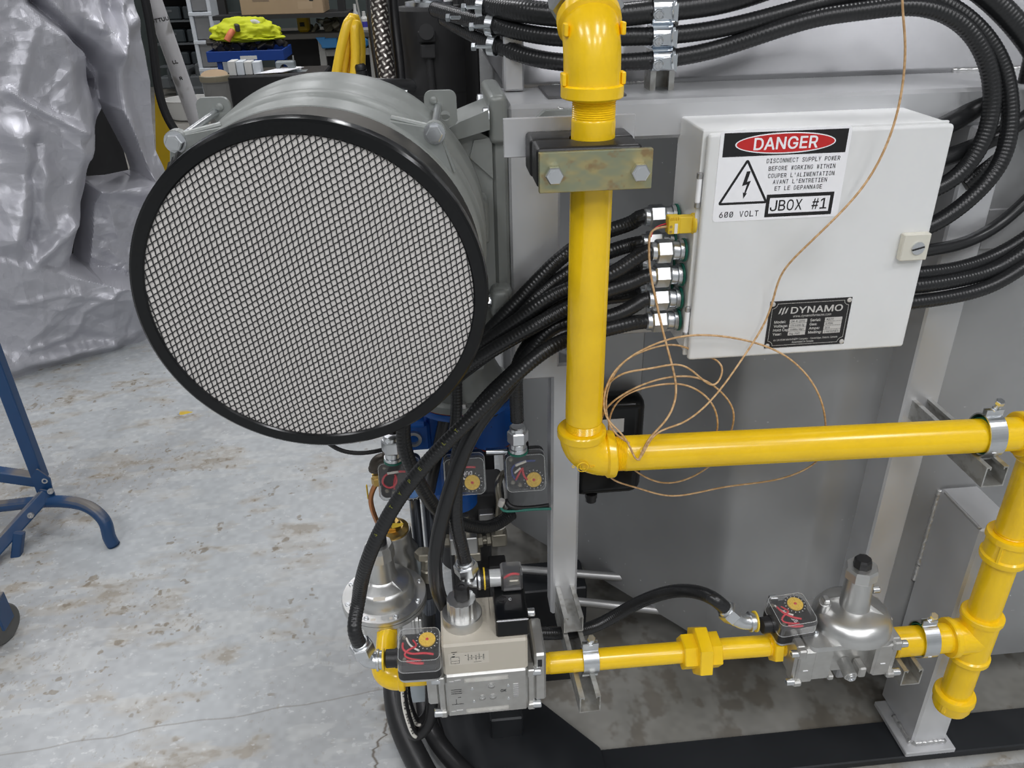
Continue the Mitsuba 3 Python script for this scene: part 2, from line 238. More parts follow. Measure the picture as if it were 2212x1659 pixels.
# leg and its base plate
lx0, lx1, ly0, ly1 = 1.040, 1.126, 1.172, 1.318
lt = float(AY(2102, 1147, ly0)[2])
part(fu, 'leg', bx((lx0, ly0, .036), (lx1, ly1, lt), .005), 'silver_paint')
part(fu, 'base_plate', bx((lx0 - .026, 1.148, .022), (lx1 + .012, 1.30, .036), .002), 'silver_paint')
bead((lx0 + .002, ly0 - .002, .039), (lx1 - .004, ly0 - .002, .039), .006, 4); bead((lx0 - .002, ly0, .039), (lx0 - .002, 1.25, .039), .006, 5)
bead((lx0, 1.318, .42), (lx0, 1.318, lt - .004), .007, 6); bead((lx0, 1.30, lt), (lx0, 1.178, lt), .003, 7)
# black base frame on the floor
bf = thing('base_frame', 'black steel base frame lying on the floor under the furnace', 'base frame')
part(bf, 'rail', bx((0.27, 1.150, 0.0), (2.0, 1.252, 0.021), .003), 'black_steel')
part(bf, 'rail', bx((0.02, 1.66, 0.02), (0.34, 1.78, 0.16), .004), 'black_steel')
part(bf, 'rail', bx((0.04, 1.30, 0.0), (0.12, 1.66, 0.10), .004), 'black_steel')
pp = Polygon([(-.10, 1.40), (.10, 1.46), (.17, 1.40), (.30, 1.245), (.30, .9), (.18, .9), (.06, 1.06), (-.03, 1.2)]).buffer(-.02).buffer(.02, quad_segs=8)
part(bf, 'corner_plate', prism(pp, .035), 'black_steel')
part(bf, 'edge_trim', tube([(-.098, 1.40, .03), (-.065, 1.27, .03), (.0, 1.13, .03), (.085, .99, .03), (.16, .89, .03)], .011, 10), 'rubber')
part(bf, 'gusset', prism([(.02, 0), (.17, 0), (.02, .10)], .012, (0.12, 1.50, 0.0), (0, -1, 0), (1, 0, 0)), 'black_steel')
solo('floor_strip', cat(bx((0.62, 1.02, 0.0), (2.0, 1.115, 0.006), .001), bx((0.62, 1.005, 0.0), (2.0, 1.020, 0.011), .001)), 'galv', 'flat galvanized steel strip on the floor in front of the black rail', 'strip')
solo('ground_pipe', cat(cyl((0.16, 1.72, .19), (1.0, 1.56, .16), .012, 14), cyl((0.30, 1.62, .15), (1.0, 1.46, .12), .012, 14)), 'steel', 'pair of bare steel pipes running low behind the grey post', 'pipe')
# ======== yellow gas pipes
PY = 1.11
def threads(a, d, r, n=5, pitch=0.0028):
    pr_ = []
    for i in range(n): pr_ += [(r * 0.955, i * pitch), (r * 1.0, (i + .5) * pitch)]
    return lathe(pr_ + [(r * .955, n * pitch)], 28, a, d)
def pipe_run(par, a, b, r, name='pipe', t0=5, t1=5):
    a, b = np.array(a, float), np.array(b, float); d = unit(b - a); ms = []; p = 0.0028
    pr_ = []
    L = np.linalg.norm(b - a)
    for i in range(t0): pr_ += [(r * 0.94, i * p), (r * 0.985, (i + .5) * p)]
    pr_ += [(r * .99, t0 * p), (r, t0 * p + .002), (r, L - t1 * p - .002), (r * .99, L - t1 * p)]
    for i in range(t1): pr_ += [(r * 0.985, L - (t1 - i - .5) * p), (r * .94, L - (t1 - i - 1) * p)]
    return part(par, name, lathe(pr_, 32, a, d), 'yellow', 40)
def elbow_mesh(c, d1, d2, r, band=1.40, body=1.24, reach=1.75, bw=0.5, bend=1.0):
    """c = crossing of the two axes; d1, d2 point out along the two legs."""
    c, d1, d2 = np.array(c, float), unit(d1), unit(d2); R = reach * r - bw * r; th = np.linspace(0, np.pi / 2, 14)
    o = c + (d1 + d2) * R; q = np.array([o - d2 * R * math.cos(t) - d1 * R * math.sin(t) for t in th])
    ms = [tube(q, r * body, 28, raw=True)]
    for d in (d1, d2):
        s = c + d * (R - .1 * r); ms.append(lathe([(r * body, 0), (r * band, .12 * r), (r * band, (bw + .02) * r), (r * (band - .06), (bw + .1) * r), (r * 1.01, (bw + .1) * r)], 32, s, d))
    return cat(*ms)
def tee_mesh(c, run, br, r, band=1.36, body=1.22, reach=1.65, bw=.42):
    c, run, br = np.array(c, float), unit(run), unit(br); R = reach * r
    ms = [cyl(c - run * (R - .1 * r), c + run * (R - .1 * r), r * body, 32), cyl(c, c + br * (R - .1 * r), r * body, 32)]
    for d in (run, -run, br):
        ms.append(lathe([(r * body, 0), (r * band, .1 * r), (r * band, bw * r), (r * (band - .06), (bw + .08) * r), (r * 1.01, (bw + .08) * r)], 32, c + d * (R - bw * r), d))
    return cat(*ms)
def label_relief(par, s, o, h, w): return part(par, 'cast_mark', put(text(s, h, w, .0012), o, **FRONT), 'yellow', False)
r2 = 0.0302
gp = thing('gas_pipe', 'thick yellow gas pipe running down, then right and down to a capped end', 'pipe')
vx = 0.2095; ez = float(AY(1253, 985, PY)[2]); rx = 1.048
tz = float(AY(1277, 130, PY)[2])     # centre of the upper elbow
pipe_run(gp, (vx + .003, PY, ez + .03), (vx + .006, PY, tz - .042), r2, 'vertical_pipe', 15, 12)
part(gp, 'elbow', elbow_mesh((vx, PY, ez), (0, 0, 1), (1, 0, 0), r2, 1.34, 1.2, 1.85, .46), 'yellow')
cm = [put(text('UL', .007, .009, .0012), (vx - .008, PY - .0372, ez - .001), **FRONT)]
part(gp, 'cast_mark', cat(*cm, lathe([(.0085, 0), (.0098, .0006), (.0085, .0012)], 24, (vx - .0035, PY - .0365, ez + .0025), (0, -1, 0), close=False), put(text('c', .006, .005, .001), (vx - .021, PY - .0325, ez), **FRONT), put(text('us', .005, .008, .001), (vx + .009, PY - .0355, ez), **FRONT)), 'yellow', False)
hz = ez - .006
pipe_run(gp, (vx + .035, PY, ez), (rx - .03, PY, .951), r2, 'horizontal_pipe', 14, 3)
part(gp, 'elbow', elbow_mesh((rx, PY, .951), (-1, 0, 0), (0, 0, -1), r2, 1.34, 1.2, 1.85, .46), 'yellow')
# upper elbow: leans from the riser up and back
top = elbow_mesh((vx + .007, PY, tz + .02), (0, 0, -1), (0.05, 1, 0.25), r2 * 1.02, 1.36, 1.22, 2.0, .5)
u_ = unit((0.05, .62, .78))
te = [lathe([(r2 * 1.2, 0), (r2 * 1.40, .003), (r2 * 1.40, .017), (r2 * 1.33, .019), (r2, .019)], 36, (vx + .003, PY, tz - .028), (0, 0, -1))]
q = np.array([[vx + .003, PY, tz - .045], [vx + .0028, PY, tz - .03], [vx + .0025, PY, tz - .018]] + [np.array([vx + .002, PY, tz - .006]) + np.array([0, .058 * (1 - math.cos(t)), .058 * math.sin(t)]) for t in np.linspace(0, .95, 14)])
te += [tube(q, r2 * 1.26, 32, raw=True), lathe([(r2 * 1.26, -.004), (r2 * 1.42, 0), (r2 * 1.42, .014), (r2 * 1.3, .018), (r2 * .9, .018)], 36, q[-1], unit(q[-1] - q[-2]))]
for sg in (-1, 1): te += [rbox((vx + .003 + sg * .0395 - .0032, PY - .014, tz - .030), (vx + .003 + sg * .0395 + .0032, PY + .006, tz - .014), .002), rbox((vx + .003 + sg * .0375 - .003, PY - .012, tz + .030), (vx + .003 + sg * .0375 + .003, PY + .004, tz + .046), .002)]
part(gp, 'elbow', cat(*te), 'yellow')
nd = unit(q[-1] - q[-2]); hb = q[-1] + nd * .016
un = thing('pipe_union', 'large bare steel hex union on top of the yellow pipe at the upper edge', 'pipe union')
part(un, 'thread', threads(hb, nd, r2 * 1.02, 5), 'steel'); part(un, 'hex_nut', hexa(hb + nd * .012, nd, .088, .035, .1), 'zinc'); part(un, 'braided_hose', tube([hb + nd * .04, hb + nd * .10, hb + nd * .16 + np.array([0, .05, 0])], r2, 20), 'galv')
# drop on the right: pipe, coupling, pipe, tee, drip leg, cap
cz = float(AY(2160, 1180, PY)[2]); tez = float(AY(2103, 1372, PY)[2]); capz = float(AY(2062, 1510, PY)[2])
pipe_run(gp, (rx, PY, .951 - .04), (rx, PY, cz + .02), r2, 'drop_pipe', 3, 6)
def coupling(c, r, L):
    m = [lathe([(r, -L / 2), (r * 1.36, -L / 2), (r * 1.40, -L / 2 + .004), (r * 1.40, -L / 2 + .012), (r * 1.26, -L / 2 + .015), (r * 1.26, L / 2 - .015), (r * 1.40, L / 2 - .012), (r * 1.40, L / 2 - .004), (r * 1.36, L / 2), (r, L / 2)], 36, c)]
    for a in (-.9, 1.2, 3.3): m.append(bx((-.003, -r * 1.36, -L / 2 + .01), (.003, -r * 1.2, L / 2 - .01), .001).apply_transform(trimesh.transformations.rotation_matrix(a, (0, 0, 1))).apply_translation(c))
    return cat(*m)
part(gp, 'coupling', coupling((rx, PY, cz), r2, .062), 'yellow')
pipe_run(gp, (rx, PY, cz - .02), (rx, PY, tez + .03), r2, 'drop_pipe', 3, 5)
part(gp, 'tee', tee_mesh((rx, PY, tez), (0, 0, 1), (-1, 0, 0), r2, 1.36, 1.22, 2.0), 'yellow')
pipe_run(gp, (rx, PY, tez - .03), (rx, PY, capz + .01), r2, 'drip_leg', 4, 4)
part(gp, 'pipe_cap', cat(lathe([(r2, .026), (r2 * 1.34, .024), (r2 * 1.40, .02), (r2 * 1.40, .008), (r2 * 1.30, .004), (r2 * 1.28, -.012), (r2 * 1.15, -.022), (.004, -.025)], 36, (rx, PY, capz)), *[bx((-.004, -r2 * 1.37, -.012), (.004, -r2 * 1.2, .012), .001).apply_transform(trimesh.transformations.rotation_matrix(a, (0, 0, 1))).apply_translation((rx, PY, capz)) for a in (-1.0, 1.1, 3.1)]), 'yellow')
# middle run between the two gas controls
r1 = 0.0211; lz = .487; mz = .480
mp = thing('gas_pipe', 'thin yellow gas pipe with a hex union between the beige valve and the right regulator', 'pipe')
ux = float(AY(1513, 1403, PY)[0])
pipe_run(mp, (.143, PY, lz), (ux - .012, PY, (lz + mz) / 2), r1, 'pipe', 5, 4)
pipe_run(mp, (ux + .012, PY, (lz + mz) / 2), (.610, PY, mz), r1, 'pipe', 4, 4)
dx = unit((1, 0, -.015)); uc = np.array([ux, PY, (lz + mz) / 2])
part(mp, 'union', cat(hexa(uc - dx * .040, dx, .062, .030, .06, (0, .5, 1)), hexa(uc - dx * .014, dx, .090, .026, .06, (0, .25, 1)), hexa(uc + dx * .012, dx, .064, .024, .06, (0, .5, 1))), 'yellow', 20)
part(mp, 'bushing', hexa((.605, PY, mz), dx, .060, .018, .08, (0, .2, 1)), 'yellow', 20); part(mp, 'pipe', threads((.622, PY, mz), dx, r1 * 1.12, 5), 'yellow', 40)
# left run, bends back into the left regulator
lp = thing('gas_pipe', 'short yellow pipe bend between the beige valve and the round regulator', 'pipe')
lx = -.165; lzz = float(AY(830, 1462, PY)[2])
pipe_run(lp, (-.072, PY, lzz - .004), (lx + .025, PY, lzz), r1, 'nipple', 6, 4)
part(lp, 'elbow', elbow_mesh((lx, PY, lzz), (1, 0, 0), (0, 1, 0), r1, 1.42, 1.3, 1.8, .5), 'yellow')
pipe_run(lp, (lx, PY + .03, lzz), (lx, 1.225, lzz + .003), r1, 'nipple', 4, 6)
# inlet stub between tee and right regulator
pipe_run(gp, (rx - .03, PY, tez), (.865, PY, tez), r2, 'inlet_pipe', 5, 2)
# ======== gold cushion clamp
CLX0, CLX1 = float(AY(1163, 300, 1.06)[0]), float(AY(1410, 300, 1.06)[0])
pc = thing('pipe_clamp', 'gold zinc plated block clamp with two hex bolts gripping the vertical yellow pipe', 'pipe clamp')
c0, c1 = AY(1164, 355, 1.045), AY(1410, 345, 1.045); zt = float(AY(1285, 325, 1.045)[2]); zb = float(AY(1285, 412, 1.045)[2])
part(pc, 'cover_plate', bx((c0[0], 1.043, zb), (c1[0], 1.052, zt), .001), 'gold_zinc', False)
part(pc, 'clamp_block', cut(rbox((c0[0] - .002, 1.052, zb + .004), (c1[0] - .012, 1.109, zt + .004), .006), cyl((vx + .003, PY, zb - .1), (vx + .003, PY, zt + .1), r2, 28)), 'black_plastic')
part(pc, 'clamp_block', cut(rbox((c0[0] - .004, 1.111, zb + .004), (c1[0] - .010, 1.170, zt + .004), .006), cyl((vx + .003, PY, zb - .1), (vx + .003, PY, zt + .1), r2, 28)), 'black_plastic')
part(pc, 'weld_plate', bx((c0[0] - .035, 1.170, zb + .02), (c1[0] + .005, 1.178, zt + .022), .001), 'silver_paint'); part(pc, 'weld_plate', bx((vx - .03, 1.178, zb + .03), (vx + .03, 1.30, zt), .002), 'silver_paint')
for px_, py_ in ((1196, 377), (1381, 370)):
    o = AY(px_, py_, 1.043); part(pc, 'bolt', bolt((o[0], 1.043, o[2]), (0, -1, 0), .0215, .012, False), 'zinc', 20)
# ======== strut channels
def strut(o, d, up, L, w=.0413, h=.0413, t=.0026, lip=.0095):
    pts = [(-w / 2, h), (-w / 2, 0), (w / 2, 0), (w / 2, h)]
    po = Polygon([(-w / 2, 0), (w / 2, 0), (w / 2, h), (w / 2 - lip, h), (w / 2 - lip, h - .006), (w / 2 - lip + t, h - .006), (w / 2 - lip + t, h - t), (w / 2 - t, h - t), (w / 2 - t, t), (-w / 2 + t, t), (-w / 2 + t, h - t), (-w / 2 + lip - t, h - t), (-w / 2 + lip - t, h - .006), (-w / 2 + lip, h - .006), (-w / 2 + lip, h), (-w / 2, h)])
    return prism(po, L, o, d, np.cross(up, d))
S_ = dict(label=None)
def front_strut(label, xc, ztop, yf, yb, tilt=0.0): return solo('strut_channel', strut((xc, yb, ztop - .0413), (tilt, -1, 0), (0, 0, 1), yb - yf), 'galv', label, 'strut channel', None, 20)
sx = float(AY(2120, 990, 1.06)[0]); front_strut('galvanized strut channel holding the right end of the upper yellow pipe', .933, .9195, 1.060, 1.30)
e0 = AY(1273, 1500, .985)
front_strut('longer lower galvanized strut channel under the thin yellow pipe clamp', .216, .463, 1.040, 1.30, .04)
front_strut('short galvanized strut channel stacked on the strut welded to the grey post', .217, .508, 1.205, 1.30, .04)
front_strut('galvanized strut channel on the furnace leg beside the tee', float(AY(1995, 1415, 1.05)[0]), tez - .031, 1.062, 1.30)
def vstrut(label, x, y, z0, z1): return solo('strut_channel', strut((x, y, z0), (0, 0, 1), (0, -1, 0), z1 - z0), 'galv', label, 'strut channel', None, 20)
vstrut('upright galvanized strut channel behind the three chrome clamps', float(AY(1430, 150, 1.40)[0]), 1.435, 1.51, 2.0)
solo('upright_bar', bx((.122, 1.43, 1.512), (.156, 1.47, 1.95), .003), 'silver_paint', 'grey upright bar welded to the left end of the top beam', 'bar')
# pipe straps round the pipes
def strap(label, c, axis, r, strut_top, num=None, tiltx=0.0):
    c = np.array(c, float); k = thing('strut_clamp', label, 'pipe clamp'); ax = unit(axis); w = .031; th = .0024
    A = []
    for s in (0, 1):
        pts = []
        a0, a1 = (math.radians(95), math.radians(222)) if s else (math.radians(85), math.radians(-42))
        an = np.linspace(a0, a1, 22)
        gp_ = .004 if r > .025 else .0025; pts = [(math.cos(t) * (r + gp_), math.sin(t) * (r + gp_) + (.010 if r > .025 else .004) * max(0, math.sin(t))) for t in an]
        zb_ = strut_top - c[2] - .012; xs = (-.008 if s else .008)
        pts += [(xs, -(r + .010)), (xs, zb_)]
        pts = [((-.004 if s else .004), r + .026), ((-.004 if s else .004), r + (.016 if r > .025 else .008))] + pts
        m = prism(LineString(pts).buffer(th / 2, cap_style=2, join_style=1, quad_segs=4), w * (1 if s else .98), c - ax * w / 2, ax, (0, 1, 0)); A.append(part(k, 'strap_half', m, 'zinc', 30))
    t = c + np.array([0, 0, r + .021]); part(k, 'bolt', cat(cyl(t - [0, -.004, .006], t + [0, -.008, .022], .0036, 12), hexa(t + [0, -.007, .019], (0, -.38, 1), .0135, .008), hexa(t + [0, -.0015, .004], (0, -.38, 1), .012, .004)), 'zinc', 20)
    if r > .025: part(k, 'liner', lathe([(r + .001, -.010), (r + .0028, -.010), (r + .0028, .010), (r + .001, .010)], 40, c + np.array([0, 0, .002]), ax, close=False), 'green_seal')
    if num: part(k, 'stamp', put(text(num, .012, None, .0008), c + ax * (-.006) + np.array([0, -r - .0028, -.014]), **FRONT), 'white_label', False)
    return k
strap('galvanized strap clamp stamped 2 on the upper yellow pipe at the right', (.934, PY, .951), (1, 0, 0), r2, .9195, '2"')
strap('bright zinc strap clamp on the thin yellow pipe beside the grey post', (float(AY(1274, 1420, PY)[0]), PY, lz), (1, 0, 0), r1, .463)
strap('galvanized strap clamp stamped 2 next to the tee at the lower right', (float(AY(1997, 1375, PY)[0]), PY, tez), (1, 0, 0), r2, tez - .031, '2')
# ======== junction box
BX0, BX1, BZ0, BZ1, BY0, BY1 = .392, .777, 1.110, 1.484, 1.165, 1.315
jb = thing('junction_box', 'white painted steel junction box with danger sign and black nameplate', 'junction box')
shell = cut(rbox((BX0 + .004, BY0 + .016, BZ0 + .006), (BX1 - .005, BY1, BZ1 - .001), .004), bx((BX0 + .02, BY0, BZ0 + .02), (BX1 - .02, BY0 + .06, BZ1 - .02)))
part(jb, 'body', shell, 'box_paint'); part(jb, 'body_flange', cut(rbox((BX0 + .001, BY0 + .013, BZ0 + .004), (BX1 - .002, BY0 + .019, BZ1), .002), bx((BX0 + .02, BY0, BZ0 + .02), (BX1 - .02, BY0 + .06, BZ1 - .02))), 'box_paint')
dr_ = part(jb, 'door', rbox((BX0 + .006, BY0, BZ0), (BX1, BY0 + .0125, BZ1 - .003), .0055), 'box_paint')
for zc in (BZ1 - .088, BZ0 + .068):
    h = part(jb, 'hinge', cyl((BX0 + .001, BY0 + .010, zc - .018), (BX0 + .001, BY0 + .010, zc + .018), .0042, 12), 'white_label')
    for s in (-1, 1): part(h, 'pin', cyl((BX0 + .001, BY0 + .010, zc + s * .018), (BX0 + .001, BY0 + .010, zc + s * .027), .0047, 12, .001), 'steel')
lc = AY(1981, 533, BY0 - .012); la = part(jb, 'latch', bx((lc[0] - .025, BY0 - .013, lc[2] - .023), (lc[0] + .020, BY0 - .0005, lc[2] + .021), .0015), 'plate_silver', label='cream latch plate with slotted screw'); scene[la]['bsdf'] = {'type': 'ref', 'id': 'latch_cream'}; pr('latch_cream', (0.62, 0.60, 0.52), .45)
part(jb, 'latch_screw', cut(cyl((lc[0] + .001, BY0 - .010, lc[2] - .002), (lc[0] + .001, BY0 - .0155, lc[2] - .002), .0105, 24), bx((-.02, -.001, -.0013), (.02, .004, .0013)).apply_transform(trimesh.transformations.rotation_matrix(-.25, (0, 1, 0))).apply_translation((lc[0] + .001, BY0 - .0168, lc[2] - .002))), 'zinc')
# danger sign: drawn in its own plane, then set on the door; origin at its lower left corner
FYD = BY0 - .0003
ds = part(jb, 'danger_sign', None or prism(affinity.translate(rrect(.200, .137, .006), .100, .0685), .0006, (AY(1538, 478, BY0)[0], FYD, AY(1536, 480, BY0)[2]), **FRONT), 'white_label', False, label='white danger sign sticker with red oval and lightning triangle')
SO = np.array([AY(1538, 478, BY0)[0], FYD, AY(1536, 480, BY0)[2]])
def on_sign(par, name, m, x, y, mt, lay=1): return part(par, name, put(m, SO + np.array([x, -.0005 - .0003 * lay, y]), **FRONT), mt, False)
on_sign(ds, 'black_band', prism(affinity.translate(sbox(0, 0, .189, .0345), 0, 0), .0003), .0055, .0985, 'ink')
el = affinity.scale(Point(0, 0).buffer(1, quad_segs=24), .0770, .0155); on_sign(ds, 'white_oval', prism(el, .0003), .100, .1158, 'white_label', 2)
on_sign(ds, 'red_oval', prism(affinity.scale(Point(0, 0).buffer(1, quad_segs=24), .0748, .0135), .0003), .100, .1158, 'red', 3)
on_sign(ds, 'danger_text', text('DANGER', .0170, .098, .0004, True), .0512, .1075, 'white_label', 4)
tri = Polygon([(0, 0), (.070, 0), (.035, .061)]).buffer(.0028, quad_segs=6); tri = tri.difference(Polygon([(.0, 0), (.070, 0), (.035, .061)]).buffer(-.0006)); on_sign(ds, 'triangle', prism(tri, .0003), .0100, .0290, 'ink')
blt = Polygon([(.036, .047), (.0415, .047), (.0375, .031), (.0435, .0325), (.0375, .0135), (.0400, .0145), (.0350, .006), (.0335, .0155), (.0355, .0142), (.0385, .0275), (.0310, .0255)]); on_sign(ds, 'lightning_bolt', prism(blt, .0003), .0100, .0290, 'ink')
on_sign(ds, 'volt_text', mono('600 VOLT', .0088, .0080, .0003), .0090, .0065, 'ink')
for z_ in (0.5, 1.5, ): pass
for i_ in (1, 2): on_sign(ds, 'volt_text', prism(LineString([(0, 0), (.0048, .0078)]).buffer(.0004), .0003), .0090 + .0080 * i_ + .0016, .0070, 'ink')
for s, x, y, w in (('DISCONNECT SUPPLY POWER', .0740, .0870, .0050), ('BEFORE WORKING WITHIN', .0785, .0755, .0050), ("COUPER L'ALIMENTATION", .0790, .0645, .0050), ("AVANT L'ENTRETIEN", .0880, .0550, .00505), ('ET LE DEPANNAGE', .0920, .0450, .00505)):
    on_sign(ds, 'warning_text', mono(s, .0064, w, .0003), x, y, 'ink')
fr = sbox(0, 0, .1065, .0350).difference(sbox(.0052, .0052, .1013, .0298)); on_sign(ds, 'name_frame', prism(fr, .0003), .0820, .0040, 'ink')
on_sign(ds, 'name_text', mono('JBOX #1', .0165, .01325, .0003, .8), .0880, .0133, 'ink')
# nameplate
NO = AY(1650, 752, BY0); NW = float(AY(1846, 629, BY0)[0] - NO[0]) - .002; NH = float(AY(1846, 629, BY0)[2] - NO[2]) - .010; NO[1] = BY0 - .0002
npk = part(jb, 'nameplate', prism(sbox(0, 0, NW, NH), .0011, NO, **FRONT), 'nameplate_black', False, label='black engraved maker plate with silver lettering')
def onp(name, m, x, y, mt='plate_silver', lay=1): return part(npk, name, put(m, NO + np.array([x * NW, -.0010 - .0002 * lay, y * NH]), **FRONT), mt, False)
bo = sbox(.004, .004, NW - .004, NH - .004)
for cx, cy in ((.004, .004), (NW - .004, .004), (.004, NH - .004), (NW - .004, NH - .004)): bo = bo.difference(Point(cx, cy).buffer(.0085))
onp('border_line', prism(bo.difference(bo.buffer(-.0007)), .0003), 0, 0)
for cx, cy in ((.0045, .0045), (NW - .0045, .0045), (.0045, NH - .0045), (NW - .0045, NH - .0045)): part(npk, 'rivet', lathe([(.0042, 0), (.0040, .0010), (.0026, .0018), (.0012, .0020), (.0010, .0013), (.0001, .0013)], 18, NO + np.array([cx, -.001, cy]), (0, -1, 0)), 'plate_silver')
onp('maker_text', text('DYNAMO', .0112, NW * .64, .0003, True), .262, .730)
fl = [Polygon([(0, 0), (.0030, .0022), (.0036, .0060), (.0050, .0100), (.0050, .0125), (.0020, .0095), (.0012, .0055), (0, .0025)])]
onp('flame_mark', cat(*[prism(affinity.translate(affinity.scale(fl[0], 1, s, origin=(0, 0)), dx_, dy), .0003) for dx_, dy, s in ((0, .001, .95), (.0052, -.001, 1.25), (.0105, .001, .95))]), .115, .715)
onp('web_text', text('www.dynamofurnaces.com', .0044, NW * .47, .0003), .30, .645)
for i, (a, b) in enumerate((('Model:', 'GM-B-2200'), ('Voltage:', '575 V 60Hz 3φ'), ('Hold Cap:', '2200lbs / Alum'), ('Year:', 'Aug. 2020'))):
    y = .535 - i * .088; onp('field_text', text(a, .0046, None, .0003, True), .078, y); onp('field_box', prism(sbox(0, 0, NW * .215, .0068), .0003), .268, y - .015)
    onp('field_value', text(b, .0036, NW * (.17 if i != 3 else .13), .0002), .285, y + .003, 'ink', 3)
for i, (a, b, w) in enumerate((('Serial:', '#0872', .09), ('Gas:', '2 PSIG', .09), ('Amps:', '10 A', .06), ('Melting:', '1 500 000 BTU', .18))):
    y = .535 - i * .088; onp('field_text', text(a, .0046, None, .0003, True), .522, y); onp('field_box', prism(sbox(0, 0, NW * .215, .0068), .0003), .705, y - .015)
    onp('field_value', text(b, .0036, NW * w, .0002), .722, y + .003, 'ink', 3)
onp('maker_line', text('An OAXIOM MACHINERY Company - Cambridge, Ontario, Canada', .0034, NW * .80, .0003), .10, .148); onp('maker_line', text('Assembled in Canada', .0034, NW * .27, .0003), .335, .085)
part(jb, 'latch_slot', bx((-.0098, -.0004, -.0013), (.0098, .0004, .0013)).apply_transform(trimesh.transformations.rotation_matrix(-.25, (0, 1, 0))).apply_translation((lc[0] + .001, BY0 - .0158, lc[2] - .002)), 'ink', False)
# ======== blower with round inlet filter
az_, el_ = math.radians(-2.15), math.radians(-1.1)
FN = np.array([math.sin(az_) * math.cos(el_), -math.cos(az_) * math.cos(el_), math.sin(el_)]); FC = np.array([-.167, .95, 1.342])
FU = unit(np.cross([0, 0, 1.], FN)); FV = np.cross(FN, FU)
def FP(u, v, s): return FC + FU * u + FV * v - FN * s       # s = how far behind the front rim
bl = thing('blower', 'grey cast blower with big round black inlet filter behind wire mesh', 'blower')
part(bl, 'filter_rim', lathe([(.2035, -.010), (.2022, -.002), (.2040, .0), (.2170, .0), (.2202, -.003), (.2215, -.018), (.2200, -.022), (.218, -.026), (.215, -.010), (.2035, -.010)], 120, FC, FN, FU, close=False), 'black_gloss', 40)
part(bl, 'filter_can', lathe([(.2160, -.016), (.2160, -.098), (.19, -.099)], 96, FC, FN, FU, close=False), 'can_black', 40)
pr('can_black', proc(lambda p, n, uv: mix([0.012, 0.012, 0.012], [0.11, 0.10, 0.085], 0.5 * smoothstep(0.42, 0.7, fbm(p.x * 9, p.y * 9, p.z * 22)))), 0.5, spec=0.3)
part(bl, 'filter_foam', lathe([(.2055, -.012), (.209, -.0047), (.0001, -.0047)], 64, FC, FN, FU, close=False), 'filter_foam', 40)
def mesh_strands():
    R = .2045; V = []; Fc = []; base = 0; th = .00056; pv, ph = .0069, .0084; sl = .577
    def strand(pts, off):
        nonlocal base
        pts = np.array(pts); 
        if len(pts) < 3: return
        t = np.gradient(pts, axis=0); t /= np.linalg.norm(t, axis=1, keepdims=True); nn = np.stack([-t[:, 1], t[:, 0]], 1)
        c = np.array([[th, -.0004], [th, .0007], [-th, .0007], [-th, -.0004]])
        ring = np.concatenate([np.concatenate([pts[:, None] + nn[:, None] * c[None, :, :1], np.broadcast_to(c[None, :, 1:] + off, (len(pts), 4, 1))], 2)])
        V.append(ring.reshape(-1, 3)); m = len(pts); i, j = np.meshgrid(np.arange(m - 1), np.arange(4), indexing='ij'); j2 = (j + 1) % 4
        q = np.stack([i * 4 + j, i * 4 + j2, (i + 1) * 4 + j2, (i + 1) * 4 + j], -1).reshape(-1, 4) + base; Fc.append(q); base += m * 4
    for k in range(-33, 34):       # steep strands, leaning a little
        y = np.arange(-R, R, .0021); x = k * pv - y * .09 + .0003 * np.sin(2 * np.pi * (y - (k * pv) * sl) / ph)
        ok = x ** 2 + y ** 2 < R ** 2; strand(np.stack([x, y], 1)[ok], 0.0)
    for k in range(-39, 40):       # slanting strands
        x = np.arange(-R, R, .0021); y = k * ph + x * sl + .0004 * np.sin(2 * np.pi * (x + (k * ph) * .10) / pv + 1.2)
        ok = x ** 2 + y ** 2 < R ** 2; strand(np.stack([x, y], 1)[ok], .0004)
    v = np.vstack(V); f = np.vstack(Fc); f = np.vstack([f[:, [0, 1, 2]], f[:, [0, 2, 3]]]); return put(trimesh.Trimesh(v, f, process=False), FC - FN * .0035, FN, FU)
k = part(bl, 'wire_mesh', mesh_strands(), 'black_plastic', False); labels[k] = {'label': 'black expanded wire mesh', 'kind': 'stuff'}
pr_ring = [(.19, -.096), (.2150, -.096), (.2172, -.099), (.2185, -.150), (.2225, -.158), (.2240, -.170), (.2228, -.184), (.2200, -.192), (.2222, -.215), (.2252, -.226), (.2262, -.244), (.2240, -.256), (.2248, -.285), (.2268, -.292), (.2268, -.304), (.2240, -.312), (.18, -.314)]
part(bl, 'inlet_ring', lathe(pr_ring, 128, FC, FN, FU, close=False), 'cast_grey', 28)
part(bl, 'housing', lathe([(.212, -.312), (.212, -.40), (.20, -.42), (.05, -.425)], 72, FC, FN, FU, close=False), 'cast_grey', 35)
fo = basis(FN, FU)
